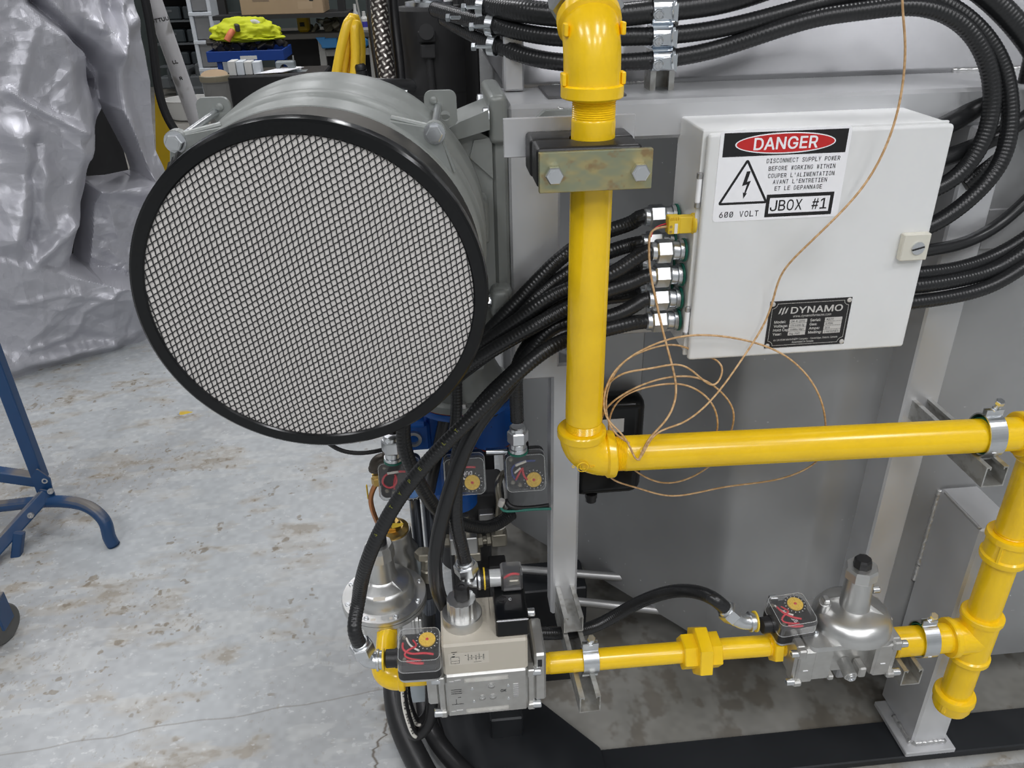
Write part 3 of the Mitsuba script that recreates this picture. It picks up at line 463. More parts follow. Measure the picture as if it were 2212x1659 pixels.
def lug(u, v, s, sgn):      # front lug: a thick triangular ear with a hex bolt
    c = np.array([u, v]); a = math.atan2(v, u); tip = c + .006 * np.array([math.cos(a), math.sin(a)])
    ear = Point(c).buffer(.0145, quad_segs=8).union(Polygon([c + .0143 * np.array([math.cos(a + 1.75), math.sin(a + 1.75)]), .2165 * np.array([math.cos(a + .26), math.sin(a + .26)]), .208 * np.array([math.cos(a), math.sin(a)]), .2165 * np.array([math.cos(a - .26), math.sin(a - .26)]), c + .0143 * np.array([math.cos(a - 1.75), math.sin(a - 1.75)])]).buffer(0))
    e = part(bl, 'lug', prism(ear, .014, FC - FN * (s + .014), FN, FU), 'cast_grey', 30)
    for d in (.24, -.24): 
        w = .2195 * np.array([math.cos(a + d), math.sin(a + d)]); part(e, 'web', tube([FP(*(c + .012 * np.array([math.cos(a + d * 7), math.sin(a + d * 7)])), s + .010), FP(*w, s + .016)], .004, 8), 'cast_grey')
    part(e, 'bolt', bolt(FP(u, v, s), FN, .019, .009), 'zinc', 20)
    part(e, 'stud', cyl(FP(u, v, s + .012), FP(u, v, .312), .0052, 14), 'zinc')
lug(-.164, .175, .112, -1); lug(.1615, .174, .118, 1)
for sx_ in (-1, 1):
    for sy_ in (-1, 1):
        u0, v0 = sx_ * .166, sy_ * .170
        ear = rrect(.048, .052, .011).difference(Point(-sx_ * -.006 - .0, -sy_ * .010).buffer(.0075)); e = part(bl, 'mounting_ear', prism(affinity.translate(ear.union(affinity.translate(sbox(-.03, -.03, .03, .03), -sx_ * .03, -sy_ * .034)), u0, v0), .008, FP(0, 0, .312), FN, FU), 'cast_grey', 30)
        part(e, 'rivet', lathe([(.0058, 0), (.0052, .003), (.003, .0042), (.0002, .0045)], 16, FP(u0 - sx_ * .010, v0 + sy_ * .013, .304), FN), 'cast_grey')
part(bl, 'band_clip', cat(*[tube([FP(-.158 + i * .006, .146 + i * .006, .04), FP(-.166 + i * .006, .154 + i * .006, .085)], .004, 8) for i in range(3)]), 'black_gloss'); part(bl, 'band_clip', rbox(FP(.212, -.03, .08), FP(.222, .01, .03), .004), 'black_gloss')
# mounting bracket against the furnace frame
mb = part(bl, 'mount_flange', rbox((.084, 1.288, 1.452), (.1145, 1.475, 1.528), .010), 'cast_grey')
for (y_, z_) in ((1.455, 1.500), (1.313, 1.500)): part(mb, 'bolt', bolt((.085, y_ - .022, z_), (-1, 0, 0), .018, .010), 'zinc', 20)
part(bl, 'mount_web', cat(bx((.088, 1.30, 1.165), (.1145, 1.345, 1.46), .006), rbox((.078, 1.275, 1.165), (.1145, 1.335, 1.215), .010)), 'cast_grey')
lb = part(bl, 'lower_lug', rbox((.076, 1.268, 1.160), (.108, 1.30, 1.212), .010), 'cast_grey'); part(lb, 'bolt', bolt((.077, 1.282, 1.190), (-1, 0, 0), .018, .010), 'zinc', 20)
side = Polygon([(-.05, 1.02), (.06, 1.05), (.088, 1.165), (.088, 1.46), (.02, 1.50), (-.05, 1.50)])
part(bl, 'arm', prism(side, .05, (0, 1.35, 0), (0, -1, 0), (1, 0, 0)), 'cast_grey')
part(bl, 'top_rib', prism([(-.005, 1.455), (.085, 1.478), (.085, 1.508), (.04, 1.492), (-.005, 1.470)], .12, (0, 1.40, 0), (0, -1, 0), (1, 0, 0)), 'cast_grey')
part(bl, 'gusset', cat(prism([(.052, .035), (.0885, 0), (.0885, .065), (.060, .062)], .08, (0, 1.375, 1.398), (0, -1, 0), (1, 0, 0)), rbox((.060, 1.255, 1.30), (.078, 1.31, 1.375), .007)), 'cast_grey')
nk = part(bl, 'outlet_neck', cat(lathe([(.09, .0), (.085, .02), (.07, .05), (.06, .12)], 36, (.02, 1.42, .955)), lathe([(.105, .0), (.105, .014), (.09, .016)], 40, (.02, 1.42, .945))), 'cast_grey')
for a in np.linspace(0, 2 * np.pi, 9)[:-1]: part(nk, 'bolt', bolt((.02 + .097 * math.cos(a), 1.42 + .097 * math.sin(a), .960), (0, 0, 1), .013, .007), 'steel', 20)
# ======== blue pump below it
bp = thing('pump', 'blue painted pump housing half hidden behind the black conduits under the blower', 'pump')
part(bp, 'flange', lathe([(.001, 0), (.104, 0), (.106, .003), (.106, .011), (.104, .014), (.001, .014)], 44, (.02, 1.42, .928)), 'blue_paint'); part(bp, 'gasket', lathe([(.103, 0), (.103, .0032), (.01, .0032)], 44, (.02, 1.42, .9415)), 'red_gasket')
part(bp, 'column', cat(cyl((-.005, 1.43, .66), (-.005, 1.43, .93), .046, 36), bx((-.055, 1.395, .70), (.02, 1.45, .925), .006)), 'blue_paint')
fb = AY(925, 945, 1.38); ft = part(bp, 'foot_block', cat(bx((-.115, 1.385, fb[2] - .035), (-.05, 1.45, fb[2] + .03), .006), cyl((-.105, 1.384, fb[2] + .036), (-.06, 1.384, fb[2] + .036), .012, 20)), 'blue_paint')
part(ft, 'socket', cut(cyl((-.084, 1.386, fb[2] - .002), (-.084, 1.377, fb[2] - .002), .017, 26), cyl((-.084, 1.39, fb[2] - .002), (-.084, 1.37, fb[2] - .002), .0105, 18)), 'steel')
cp = AY(1060, 910, 1.44); cv = part(bp, 'end_cover', lathe([(.001, 0), (.058, 0), (.061, -.003), (.061, -.02)], 48, (cp[0], 1.425, cp[2] - .005), (0, -1, 0), close=False), 'blue_paint'); part(cv, 'gasket', lathe([(.062, -.005), (.0665, -.006), (.0665, -.03)], 48, (cp[0], 1.425, cp[2] - .005), (0, -1, 0), close=False), 'red_gasket')
bo_ = AY(1068, 892, 1.42); part(cv, 'screw', sockbolt((bo_[0], 1.424, bo_[2]), (0, -1, 0), .008, .006), 'black_plastic')
# ======== hydraulic cylinder, hoses standing behind the blower
hc = thing('hydraulic_cylinder', 'upright matte black hydraulic cylinder left of the furnace top', 'cylinder')
cx_ = float(AY(936, 150, 2.0)[0]); part(hc, 'barrel', lathe([(.074, 0), (.074, 1.0), (.0755, 1.004), (.0755, 1.43), (.074, 1.433), (.076, 1.438), (.076, 1.610), (.070, 1.618), (.02, 1.618)], 48, (cx_, 2.02, 0)), 'hyd_black')
bs = AY(922, 78, 1.945); part(hc, 'port_boss', cat(rbox((bs[0] - .02, 1.925, bs[2] - .012), (bs[0] + .02, 1.96, bs[2] + .012), .004), cyl((bs[0], 1.93, bs[2] + .010), (bs[0], 1.905, bs[2] + .012), .0165, 24)), 'hyd_black'); part(hc, 'pipe', cat(tube([bs + [.0, -.005, -.02], bs + [.003, -.005, -.06], bs + [.006, -.005, -.30]], .0088, 14), rbox(bs + [-.016, -.02, -.045], bs + [.018, .0, -.015], .004)), 'hyd_black')
part(hc, 'rod', cyl((cx_, 2.02, 1.61), (cx_, 2.02, 1.95), .034, 32), 'chrome'); part(hc, 'gland', lathe([(.055, 0), (.055, .010), (.04, .012)], 32, (cx_, 2.02, 1.617)), 'zinc')
solo('frame_post', bx((cx_ + .066, 2.06, 0), (cx_ + .112, 2.12, 1.95), .004), 'hyd_black', 'thin black steel post right behind the black hydraulic cylinder', 'post')
def braid(P, r, n=18):
    q, w = spline(P, .0032); L = w[-1]; ms = []
    for sgn in (1, -1):
        for s in range(12):
            pass
    return tube(P, r, n, .004)
def braid_col(uv):
    fx, fy = uv.x - dr.floor(uv.x) - .5, uv.y - dr.floor(uv.y) - .5; par = (dr.floor(uv.x) + dr.floor(uv.y)); par = par - 2 * dr.floor(par * .5)
    d = dr.select(par > .5, dr.sqrt(dr.square(fx * 1.1) + dr.square(fy * 2.6)), dr.sqrt(dr.square(fx * 2.6) + dr.square(fy * 1.1)))
    return mix([0.72, 0.68, 0.62], [0.06, 0.05, 0.045], smoothstep(0.38, 0.60, d))
pr('braid', {'type': 'proc', **{k_: v_ for k_, v_ in proc(lambda p, n, uv: braid_col(uv)).items() if k_ != 'type'}}, 0.35, .6)
def tube_uv(P, r, n, step, nu, pv):
    q, w = spline(P, step); t = np.gradient(q, axis=0); t /= np.linalg.norm(t, axis=1, keepdims=True); A = [unit(np.cross(t[0], [0, 1., 0]))]
    for k in range(1, len(q)): a = A[-1] - np.dot(A[-1], t[k]) * t[k]; A.append(a / np.linalg.norm(a))
    A = np.array(A); B = np.cross(t, A); an = np.linspace(0, 2 * np.pi, n + 1); bu = r * (1 + .03 * np.sin(an[None] * nu) * np.sin(2 * np.pi * w[:, None] / pv))
    v = q[:, None] + bu[..., None] * (np.cos(an)[None, :, None] * A[:, None] + np.sin(an)[None, :, None] * B[:, None]); uv = np.stack([np.broadcast_to(an[None] / (2 * np.pi) * nu + (w / pv)[:, None] * .5, (len(q), n + 1)), np.broadcast_to((w / pv)[:, None] - an[None] / (2 * np.pi) * nu * .5, (len(q), n + 1))], -1)
    m = len(q); i, j = np.meshgrid(np.arange(m - 1), np.arange(n), indexing='ij'); N = n + 1; F = np.stack([i * N + j, i * N + j + 1, (i + 1) * N + j + 1, (i + 1) * N + j], -1).reshape(-1, 4)
    return trimesh.Trimesh(v.reshape(-1, 3), np.vstack([F[:, [0, 1, 2]], F[:, [0, 2, 3]]]), process=False), uv.reshape(-1, 2)
m_, uv_ = tube_uv([AY(815, -60, 1.92), AY(818, 0, 1.92), AY(826, 90, 1.90), AY(838, 175, 1.88), AY(850, 260, 1.86)], .0185, 40, .0025, 8, .0125)
kk = thing('braided_hose', 'braided steel hose hanging beside the black hydraulic cylinder', 'hose'); scene[kk] = mikit.ply(m_, 'braid', smooth=True, uv=uv_)
for lab, P, r in (('black rubber hose just left of the braided steel hose', [AY(797, -60, 1.95), AY(805, 60, 1.93), AY(823, 180, 1.9), AY(832, 280, 1.88)], .010), ('black rubber hose just right of the braided steel hose', [AY(846, -60, 1.96), AY(852, 40, 1.95), AY(862, 130, 1.93), AY(872, 280, 1.9)], .011)):
    solo('rubber_hose', tube(P, r, 14), 'rubber', lab, 'hose', None, True)
yc = thing('cord_coil', 'hank of thick yellow cord draped over behind the blower', 'cord')
for i, P in enumerate(([(722, 185), (740, 90), (757, 42), (766, 100), (770, 190)], [(735, 190), (752, 80), (764, 36), (776, 95), (782, 190)], [(748, 190), (760, 100), (767, 46), (774, 60), (780, 150)], [(760, 190), (768, 120), (768, 50), (776, 70), (774, 175)], [(727, 188), (744, 100), (760, 38), (771, 80), (765, 190)])):
    part(yc, 'strand', tube([AY(x, y, 1.90 + .02 * (i % 3) + .012 * j) for j, (x, y) in enumerate(P)], .0105, 12), 'dial_yellow_gloss', True)
pr('dial_yellow_gloss', (0.80, 0.52, 0.03), 0.3)
part(yc, 'connector', lathe([(.009, 0), (.012, .004), (.0125, .012), (.011, .013), (.0125, .014), (.013, .024), (.0115, .025), (.013, .026), (.0135, .045)], 20, AY(777, 138, 1.90), (.12, 0, -1)), 'rubber')
solo('support_tube', cat(cyl(AY(800, 186, 1.72), AY(884, 186, 1.96), .016, 24), cyl(AY(868, 197, 1.88), AY(880, 197, 1.88), .004, 10)), 'zinc', 'short horizontal silver tube between the blower ring and the black cylinder', 'tube')
# ======== conduits and their connectors
def conn_straight(par, o, d, r=.0125, seal=True, L=.045):
    """hex compression connector: o = where the hose leaves it, d points towards the hose."""
    d = unit(d); c = part(par, 'connector', cat(hexa(o - d * .030, d, r * 2.75, .026, .1), lathe([(r * 1.22, -.004), (r * 1.22, .003), (r * 1.02, .005)], 22, o, d), cyl(o - d * .042, o - d * .030, r * 1.25, 22, .0015), cyl(o - d * .048, o - d * .042, r * 1.42, 22)), 'zinc', 25)
    if seal: part(c, 'seal_ring', lathe([(r * 1.0, 0), (r * 1.52, .0005), (r * 1.52, .004), (r * 1.0, .0045)], 26, o - d * .0528, d), 'green_seal')
    return c
def conn_elbow(par, o, d_in, d_out, r=.0125, ring='yellow_plastic'):
    """o = crossing; d_in points back to the hose, d_out on to the gland."""
    d_in, d_out = unit(d_in), unit(d_out); R = r * 1.25
    c = part(par, 'connector', cat(hexa(o + d_in * r * 1.6, d_in, r * 2.8, r * 1.7, .1), lathe([(r * 1.2, 0), (r * 1.2, r * .5), (r * 1.03, r * .7)], 22, o + d_in * r * 3.2, d_in), cyl(o + d_in * r * .9, o + d_in * r * 1.7, r * 1.2, 22),
        tube([o + d_in * r * 1.2, o + d_in * r * .5 + d_out * r * .15, o + d_out * r * .5 + d_in * r * .15, o + d_out * r * 1.3], r * 1.12, 20, .003), lathe([(r * 1.1, 0), (r * 1.45, .001), (r * 1.45, .005), (r * 1.25, .006), (r * 1.25, .011)], 24, o + d_out * r * 1.2, d_out)), 'zinc', 25)
    part(c, 'ring', lathe([(r * 1.0, 0), (r * 1.5, .0005), (r * 1.5, .0035), (r * 1.0, .004)], 24, o + d_out * (r * 1.2 + .011), d_out), ring); return o + d_out * (r * 1.2 + .015)
CN = 0
def hose(label, pts, r=.0125, pitch=.0062, amp=.038, grp=None, mt='conduit_black', n=14):
    k = thing('flexible_conduit', label, 'conduit', grp); P = [AY(*p) if len(p) == 3 and p[0] > 5 else np.array(p, float) for p in pts]
    part(k, 'jacket', conduit(P, r, pitch, amp, n) if pitch else tube(P, r, n, .008), mt, True); return k
bxs = BX0 + .001
def left_port(px, py, y): p = AY(px, py, y); return np.array([bxs, y, p[2]])
def box_conduit(label, port, pts, r=.0125, amp=.036):
    o = port + np.array([-.053, 0, 0]); k = hose(label, [o + [.006, 0, 0], o - [.010, 0, .0005]] + pts, r, amp=amp); conn_straight(k, o, (-1, 0, 0), r); return k
# the three elbow connectors that the conduits end in
FO, FD = AZ(905, 1388, .622) + np.array([-.096, -.004, -.030]), unit((-.16, -.02, 1)); EO, ED = np.array([.008, 1.148, .684]), unit((-.10, -.12, 1)); SO_, SD = AY(1600, 1344, 1.10), unit((-.70, .12, .72))
# front row (top to bottom) and back row of the box's left side
box_conduit('black conduit from the second box port down, ending behind the blower rim', left_port(1472, 540, 1.215), [(1370, 560, 1.215), (1306, 598, 1.21), (1213, 630, 1.21), (1120, 690, 1.21), (1040, 748, 1.22), (960, 830, 1.25)])
box_conduit('black conduit from the third box port down, swinging behind the blower edge', left_port(1469, 593, 1.215), [(1370, 608, 1.215), (1306, 630, 1.20), (1213, 672, 1.19), (1130, 718, 1.185), (1035, 775, 1.19), (950, 850, 1.22)])
e_ = box_conduit('black conduit from the fourth box port that drops to the beige gas valve elbow', left_port(1466, 643, 1.215), [(1370, 660, 1.21), (1300, 688, 1.20), (1200, 705, 1.20), (1135, 775, 1.19), (1075, 835, 1.18), (1020, 900, 1.17), (990, 980, 1.16), (984, 1060, 1.14), (986, 1130, 1.135), EO + ED * .085, EO + ED * .040])
f_ = box_conduit('long black conduit from the lowest box port sweeping to the left pressure switch', left_port(1462, 690, 1.215), [(1370, 697, 1.205), (1306, 712, 1.19), (1213, 738, 1.165), (1130, 795, 1.14), (1050, 872, 1.12), (965, 955, 1.10), (885, 1045, 1.09), (825, 1140, 1.08), (785, 1240, 1.08), (772, 1310, 1.085), FO + FD * .085, FO + FD * .038], amp=.045)
box_conduit('black conduit from the uppermost box port beside the yellow plug', left_port(1440, 466, 1.27), [(1370, 478, 1.275), (1310, 500, 1.28), (1215, 555, 1.26), (1140, 628, 1.25), (1080, 690, 1.24), (1000, 780, 1.26)])
box_conduit('black conduit from the upper back port of the box', left_port(1442, 522, 1.275), [(1360, 530, 1.28), (1306, 548, 1.27), (1213, 600, 1.255), (1150, 650, 1.245), (1060, 735, 1.25), (990, 800, 1.27)])
box_conduit('black conduit from the middle back port of the box', left_port(1438, 572, 1.275), [(1360, 585, 1.27), (1300, 605, 1.255), (1213, 650, 1.24), (1120, 715, 1.235), (1045, 770, 1.24), (985, 815, 1.27)])
box_conduit('dark conduit from the lower back port running behind the others', left_port(1436, 625, 1.275), [(1360, 635, 1.27), (1300, 645, 1.26), (1213, 690, 1.245), (1150, 735, 1.235), (1119, 790, 1.235), (1115, 850, 1.25), (1117, 908, 1.255)])
k8 = 'flexible_conduit_007'
conn_straight(k8, AY(1118, 925, 1.258), (0, 0.0, 1), .0125)
hose('smooth dark hose falling from the bundle past the middle switch', [(1213, 668, 1.235), (1150, 760, 1.21), (1085, 850, 1.18), (1030, 920, 1.155), (985, 1020, 1.135), (955, 1120, 1.125), (940, 1210, 1.12), (950, 1290, 1.14), (975, 1330, 1.18)], .0135, 0)
hose('black conduit hanging behind the blower rim that loops under the middle switch', [(872, 900, 1.26), (872, 950, 1.25), (885, 1000, 1.24), (915, 1060, 1.24), (955, 1110, 1.26), (1010, 1135, 1.29), (1065, 1135, 1.33), (1105, 1110, 1.37)], .0135)
hl = hose('short black conduit above the blue dial switch', [(850, 880, 1.28), (848, 915, 1.28), (846, 932, 1.28)], .0125); conn_straight(hl, AY(845, 945, 1.28), (0, 0, 1), .0125)
hose('black conduit passing in front of the blue pump column', [(985, 790, 1.32), (986, 850, 1.31), (985, 900, 1.30), (975, 960, 1.29)], .011)
solo('cable', tube([AY(700, 950, 1.30), AY(735, 972, 1.30), AY(790, 978, 1.31), AY(850, 965, 1.33)], .0042, 10), 'rubber', 'thin black cable curving under the blower rim', 'cable', None, True)
sc = hose('black conduit arching from behind the grey post to the right pressure switch', [(1130, 1366, 1.215), (1200, 1368, 1.22), (1290, 1350, 1.25), (1360, 1312, 1.25), (1425, 1284, 1.22), (1470, 1276, 1.19), SO_ + SD * .080, SO_ + SD * .038], .0135, .0050, .02)
ge = conn_elbow(sc, SO_, SD, (1, 0, -.04), .0135)
# top conduits through the clamps
ty = 1.36
def tclamps(): pass
hose('thick black conduit through the topmost clamp', [(1018, -8, 1.52), (1060, 12, 1.47), (1130, 24, 1.40), (1230, 34, 1.36), (1340, 32, 1.35), (1430, 22, 1.35), (1560, 4, 1.35), (1700, -40, 1.36), (1850, -90, 1.38)], .0175, .0062, .02)
hose('black conduit through the middle clamp that loops right of the box', [(940, 20, 1.62), (1010, 40, 1.52), (1070, 55, 1.45), (1140, 72, 1.40), (1230, 82, 1.36), (1340, 80, 1.35), (1430, 77, 1.35), (1530, 66, 1.35), (1640, 42, 1.34), (1760, 10, 1.34), (1880, -12, 1.34), (1990, -10, 1.33), (2090, 40, 1.31), (2160, 130, 1.29), (2182, 230, 1.27), (2165, 340, 1.25), (2105, 420, 1.24), (2020, 482, 1.235), (1930, 515, 1.235)], .0135)
hose('black conduit through the lowest clamp that arches over to the box', [(960, 40, 1.62), (1030, 78, 1.52), (1085, 102, 1.45), (1150, 124, 1.40), (1240, 136, 1.36), (1340, 135, 1.35), (1430, 128, 1.35), (1540, 108, 1.35), (1660, 70, 1.33), (1770, 38, 1.32), (1880, 22, 1.31), (1990, 16, 1.30), (2080, 55, 1.285), (2130, 130, 1.27), (2143, 220, 1.26), (2120, 310, 1.25), (2060, 385, 1.245), (1960, 430, 1.24)], .0135)
hose('outermost black conduit cut off by the right edge near the top', [(2060, -60, 1.33), (2130, -10, 1.31), (2200, 60, 1.29), (2260, 160, 1.27), (2280, 280, 1.26)], .018, .0062, .02)
R_ = [('thick smooth black cable entering behind the upper right box edge', [(2170, 170, 1.33), (2120, 222, 1.31), (2060, 262, 1.29), (1980, 300, 1.26)], .0165, 0), ('smooth black cable second below the upper right box edge', [(2250, 225, 1.30), (2180, 278, 1.30), (2110, 315, 1.29), (2050, 338, 1.27), (1960, 365, 1.25)], .0145, 0),
      ('smooth shiny black cable entering just below the latch level', [(2270, 380, 1.29), (2210, 440, 1.29), (2150, 490, 1.285), (2080, 525, 1.27), (2010, 540, 1.25), (1930, 552, 1.24)], .0108, 0), ('ribbed black conduit fourth from the bottom at the right side of the box', [(2290, 455, 1.27), (2212, 515, 1.27), (2140, 555, 1.265), (2060, 580, 1.25), (1985, 590, 1.24), (1930, 594, 1.24)], .0115, .0058),
      ('black conduit second from the bottom at the right side of the box', [(2290, 480, 1.255), (2212, 543, 1.25), (2150, 580, 1.25), (2070, 604, 1.24), (1990, 616, 1.23), (1930, 620, 1.23)], .0135, .0062), ('lowest ribbed black conduit at the right side of the box', [(2290, 520, 1.24), (2212, 575, 1.235), (2140, 617, 1.23), (2060, 640, 1.225), (1980, 652, 1.22), (1930, 656, 1.22)], .0125, .0060)]
for lab, P, r, pt in R_: hose(lab, P, r, pt)
hose('dark conduit crossing the upper right corner behind the loops', [(2230, 110, 1.33), (2190, 260, 1.32), (2150, 330, 1.31), (2080, 400, 1.30)], .012, .006)
# clamps at the upright strut
def saddle(label, px, py, r, y=1.35):
    c = AY(px, py, y); k = thing('conduit_clamp', label, 'conduit clamp', None)
    an = np.linspace(math.radians(70), math.radians(290), 26); pts = [(.030 if s else .030, 0) for s in ()]
    arc = [(-math.sin(t) * 0 + math.cos(t) * (r + .002), math.sin(t) * (r + .002)) for t in an]
    pts = [(.050, arc[0][1] + .001)] + arc + [(.050, arc[-1][1] - .001)]
    # section drawn in (-Y.. , Z): local x = +Y, local y = +Z, swept along X
    part(k, 'strap', prism(LineString(pts).buffer(.0011, cap_style=2, join_style=1, quad_segs=4), .036, c + np.array([-.018, 0, 0]), (1, 0, 0), (0, 1, 0)), 'chrome', 30)
    e = part(k, 'ear', cat(cyl(c + [-.012, -r - .001, -.006], c + [-.012, -r - .010, -.006], .0085, 22, .001), prism([(0, -.007), (.020, -.010), (.026, -.014), (.026, .014), (.020, .010), (0, .007)], .0022, c + [-.006, -r - .003, -.004], (0, -1, 0), (1, 0, 0)), tube([c + [.013, -r - .005, -.012], c + [.011, -r - .007, .0], c + [.013, -r - .005, .012]], .0022, 8)), 'chrome', 30)
    part(e, 'screw', cut(cyl(c + [-.012, -r - .009, -.006], c + [-.012, -r - .0135, -.006], .0062, 18, .001), bx(c + [-.0128, -r - .02, -.013], c + [-.0112, -r - .0120, .001]), bx(c + [-.019, -r - .02, -.0068], c + [-.005, -r - .0120, -.0052])), 'zinc', 25)
for lab, py, r in (('chrome clamp holding the topmost thick conduit on the upright strut', 20, .0185), ('chrome clamp in the middle of three on the upright strut', 77, .0145), ('lowest chrome clamp of three on the upright strut', 128, .0145)): saddle(lab, 1430, py, r)
def ring_clamp(label, px, py, y, r):
    c = AY(px, py, y); k = thing('conduit_clamp', label, 'conduit clamp', None); d = unit((.95, -.55, -.12))
    an = np.linspace(math.radians(25), math.radians(335), 30); arc = LineString([(math.cos(t) * (r + .0025), math.sin(t) * (r + .0025)) for t in an]).buffer(.0011, cap_style=2)
    part(k, 'strap', prism(arc, .013, c - d * .0065, d, (1, .9, .0)), 'zinc', 30)
    part(k, 'screw', cat(cyl(c + [-.004, -.020, .0], c + [-.032, -.012, .0], .0032, 12), hexa(c + [-.030, -.0125, 0], (-1, .25, 0), .0125, .008)), 'chrome', 20)
for lab, px, py, y, r in (('silver ring clamp, topmost of the four at the left ends of the conduits', 1045, 14, 1.48, .0175), ('silver ring clamp, second lower on the left conduit ends', 1062, 55, 1.455, .0145), ('silver ring clamp, lowest at the left conduit ends above the beam corner', 1066, 98, 1.455, .0145), ('silver ring clamp left of the others next to the black cylinder', 1010, 36, 1.535, .0140)): ring_clamp(lab, px, py, y, r)
# ======== yellow thermocouple plug and its wire
po = AY(1450, 485, 1.19); pk = thing('thermocouple_plug', 'small yellow plastic plug on the left side of the white box', 'plug'); pz = po[2]
xr = BX0 + .004
part(pk, 'socket', lathe([(.0165, 0), (.0165, .003), (.0145, .0055), (.010, .006)], 26, (xr, 1.19, pz), (-1, 0, 0)), 'yellow_plastic')
part(pk, 'body', rbox((xr - .026, 1.182, pz - .0135), (xr - .004, 1.198, pz + .0135), .002), 'yellow_plastic')
bdy = rbox((xr - .044, 1.181, pz - .0135), (xr - .025, 1.199, pz + .0145), .002); part(pk, 'cap', cut(bdy, *[bx((xr - .041 + i * .003, 1.170, pz + .0085), (xr - .0398 + i * .003, 1.183, pz + .02)) for i in range(5)]), 'yellow_plastic', 25)
part(pk, 'label_patch', bx((xr - .034, 1.1803, pz - .012), (xr - .029, 1.1811, pz + .004)), 'wire_white')
for dz in (-.009, -.001): part(pk, 'screw', lathe([(.0024, 0), (.0022, .0008), (.0002, .0008)], 14, (xr - .0395, 1.1812, pz + dz), (0, -1, 0)), 'brass')
tw = thing('thermocouple_wire', 'thin tan braided wire dropping from the top, coiled and plugged into the yellow plug', 'wire')
W1 = [(1949, -60, 1.12), (1950, 20, 1.12), (1955, 90, 1.125), (1947, 200, 1.13), (1920, 300, 1.125), (1870, 395, 1.12), (1800, 475, 1.115), (1733, 540, 1.12), (1690, 590, 1.135), (1672, 640, 1.145), (1655, 690, 1.145), (1600, 780, 1.13), (1540, 860, 1.10), (1470, 915, 1.085), (1410, 945, 1.075), (1378, 993, 1.072), (1352, 950, 1.076), (1313, 905, 1.09), (1305, 860, 1.10), (1330, 800, 1.11), (1400, 750, 1.125), (1490, 725, 1.145), (1600, 733, 1.150), (1690, 765, 1.145), (1750, 820, 1.14), (1778, 880, 1.145), (1784, 930, 1.155), (1770, 990, 1.17), (1700, 1030, 1.165), (1560, 1053, 1.16), (1450, 1071, 1.155), (1370, 1052, 1.15), (1318, 1030, 1.15), (1302, 960, 1.15), (1305, 890, 1.135), (1350, 850, 1.125), (1430, 818, 1.12), (1500, 815, 1.12), (1550, 840, 1.13), (1583, 885, 1.14), (1580, 930, 1.15), (1540, 1000, 1.165), (1450, 1043, 1.165), (1380, 1022, 1.16), (1325, 965, 1.155), (1318, 900, 1.145), (1350, 855, 1.13), (1420, 832, 1.12), (1480, 832, 1.12), (1530, 862, 1.12), (1550, 910, 1.13), (1530, 960, 1.155), (1460, 990, 1.17), (1350, 985, 1.16), (1300, 935, 1.15), (1293, 870, 1.13), (1340, 810, 1.11), (1410, 795, 1.10), (1480, 792, 1.105), (1545, 830, 1.115), (1560, 800, 1.13), (1530, 770, 1.18), (1500, 758, 1.172), (1455, 745, 1.168), (1400, 755, 1.16), (1345, 785, 1.14), (1310, 860, 1.13), (1325, 930, 1.10), (1360, 958, 1.076)]
part(tw, 'lead', tube([AY(*p) for p in W1], .0017, 8, .006), 'wire_tan', True)
W2 = [np.array([xr - .043, 1.19, pz - .003]), AY(1408, 500, 1.185), AY(1402, 530, 1.175), AY(1404, 580, 1.165), AY(1415, 640, 1.155), AY(1432, 715, 1.14), AY(1452, 790, 1.12), AY(1460, 850, 1.105), AY(1440, 905, 1.085), AY(1405, 945, 1.075), AY(1380, 994, 1.072)]
part(tw, 'tail', tube(W2, .0019, 8, .006), 'wire_tan', True); part(tw, 'core', tube([W2[0] + [0, .003, .004], AY(1414, 494, 1.188), AY(1406, 512, 1.182)], .0011, 6, .004), 'wire_red', True)
# faint olive print along two conduits
pr('olive_print', (0.16, 0.17, 0.02), .5)
def hose_print(par, P, words, h, side=(0, -1, .15), r=.0125, f0=.1, f1=.9):
    q, w = spline([AY(*p) if len(p) == 3 and p[0] > 5 else p for p in P], .002); n = len(words); ms = []
    for i, ch in enumerate(words):
        if ch == ' ': continue
        k = int(len(q) * (f0 + (f1 - f0) * i / n)); t = unit(q[min(k + 2, len(q) - 1)] - q[k - 2]); s = np.array(side, float); s = unit(s - np.dot(s, t) * t); ms.append(put(text(ch, h, h * .75, .0005, True), q[k] + s * r * 1.02 + np.cross(s, t) * -h * .5, s, t))
    return part(par, 'print', cat(*ms), 'olive_print', False)
hose_print(f_, [(1050, 872, 1.12), (965, 955, 1.10), (885, 1045, 1.09), (825, 1140, 1.08), (785, 1240, 1.08)][::-1], 'FT4 TYPE LT', .0062, (-.45, -.85, .3))
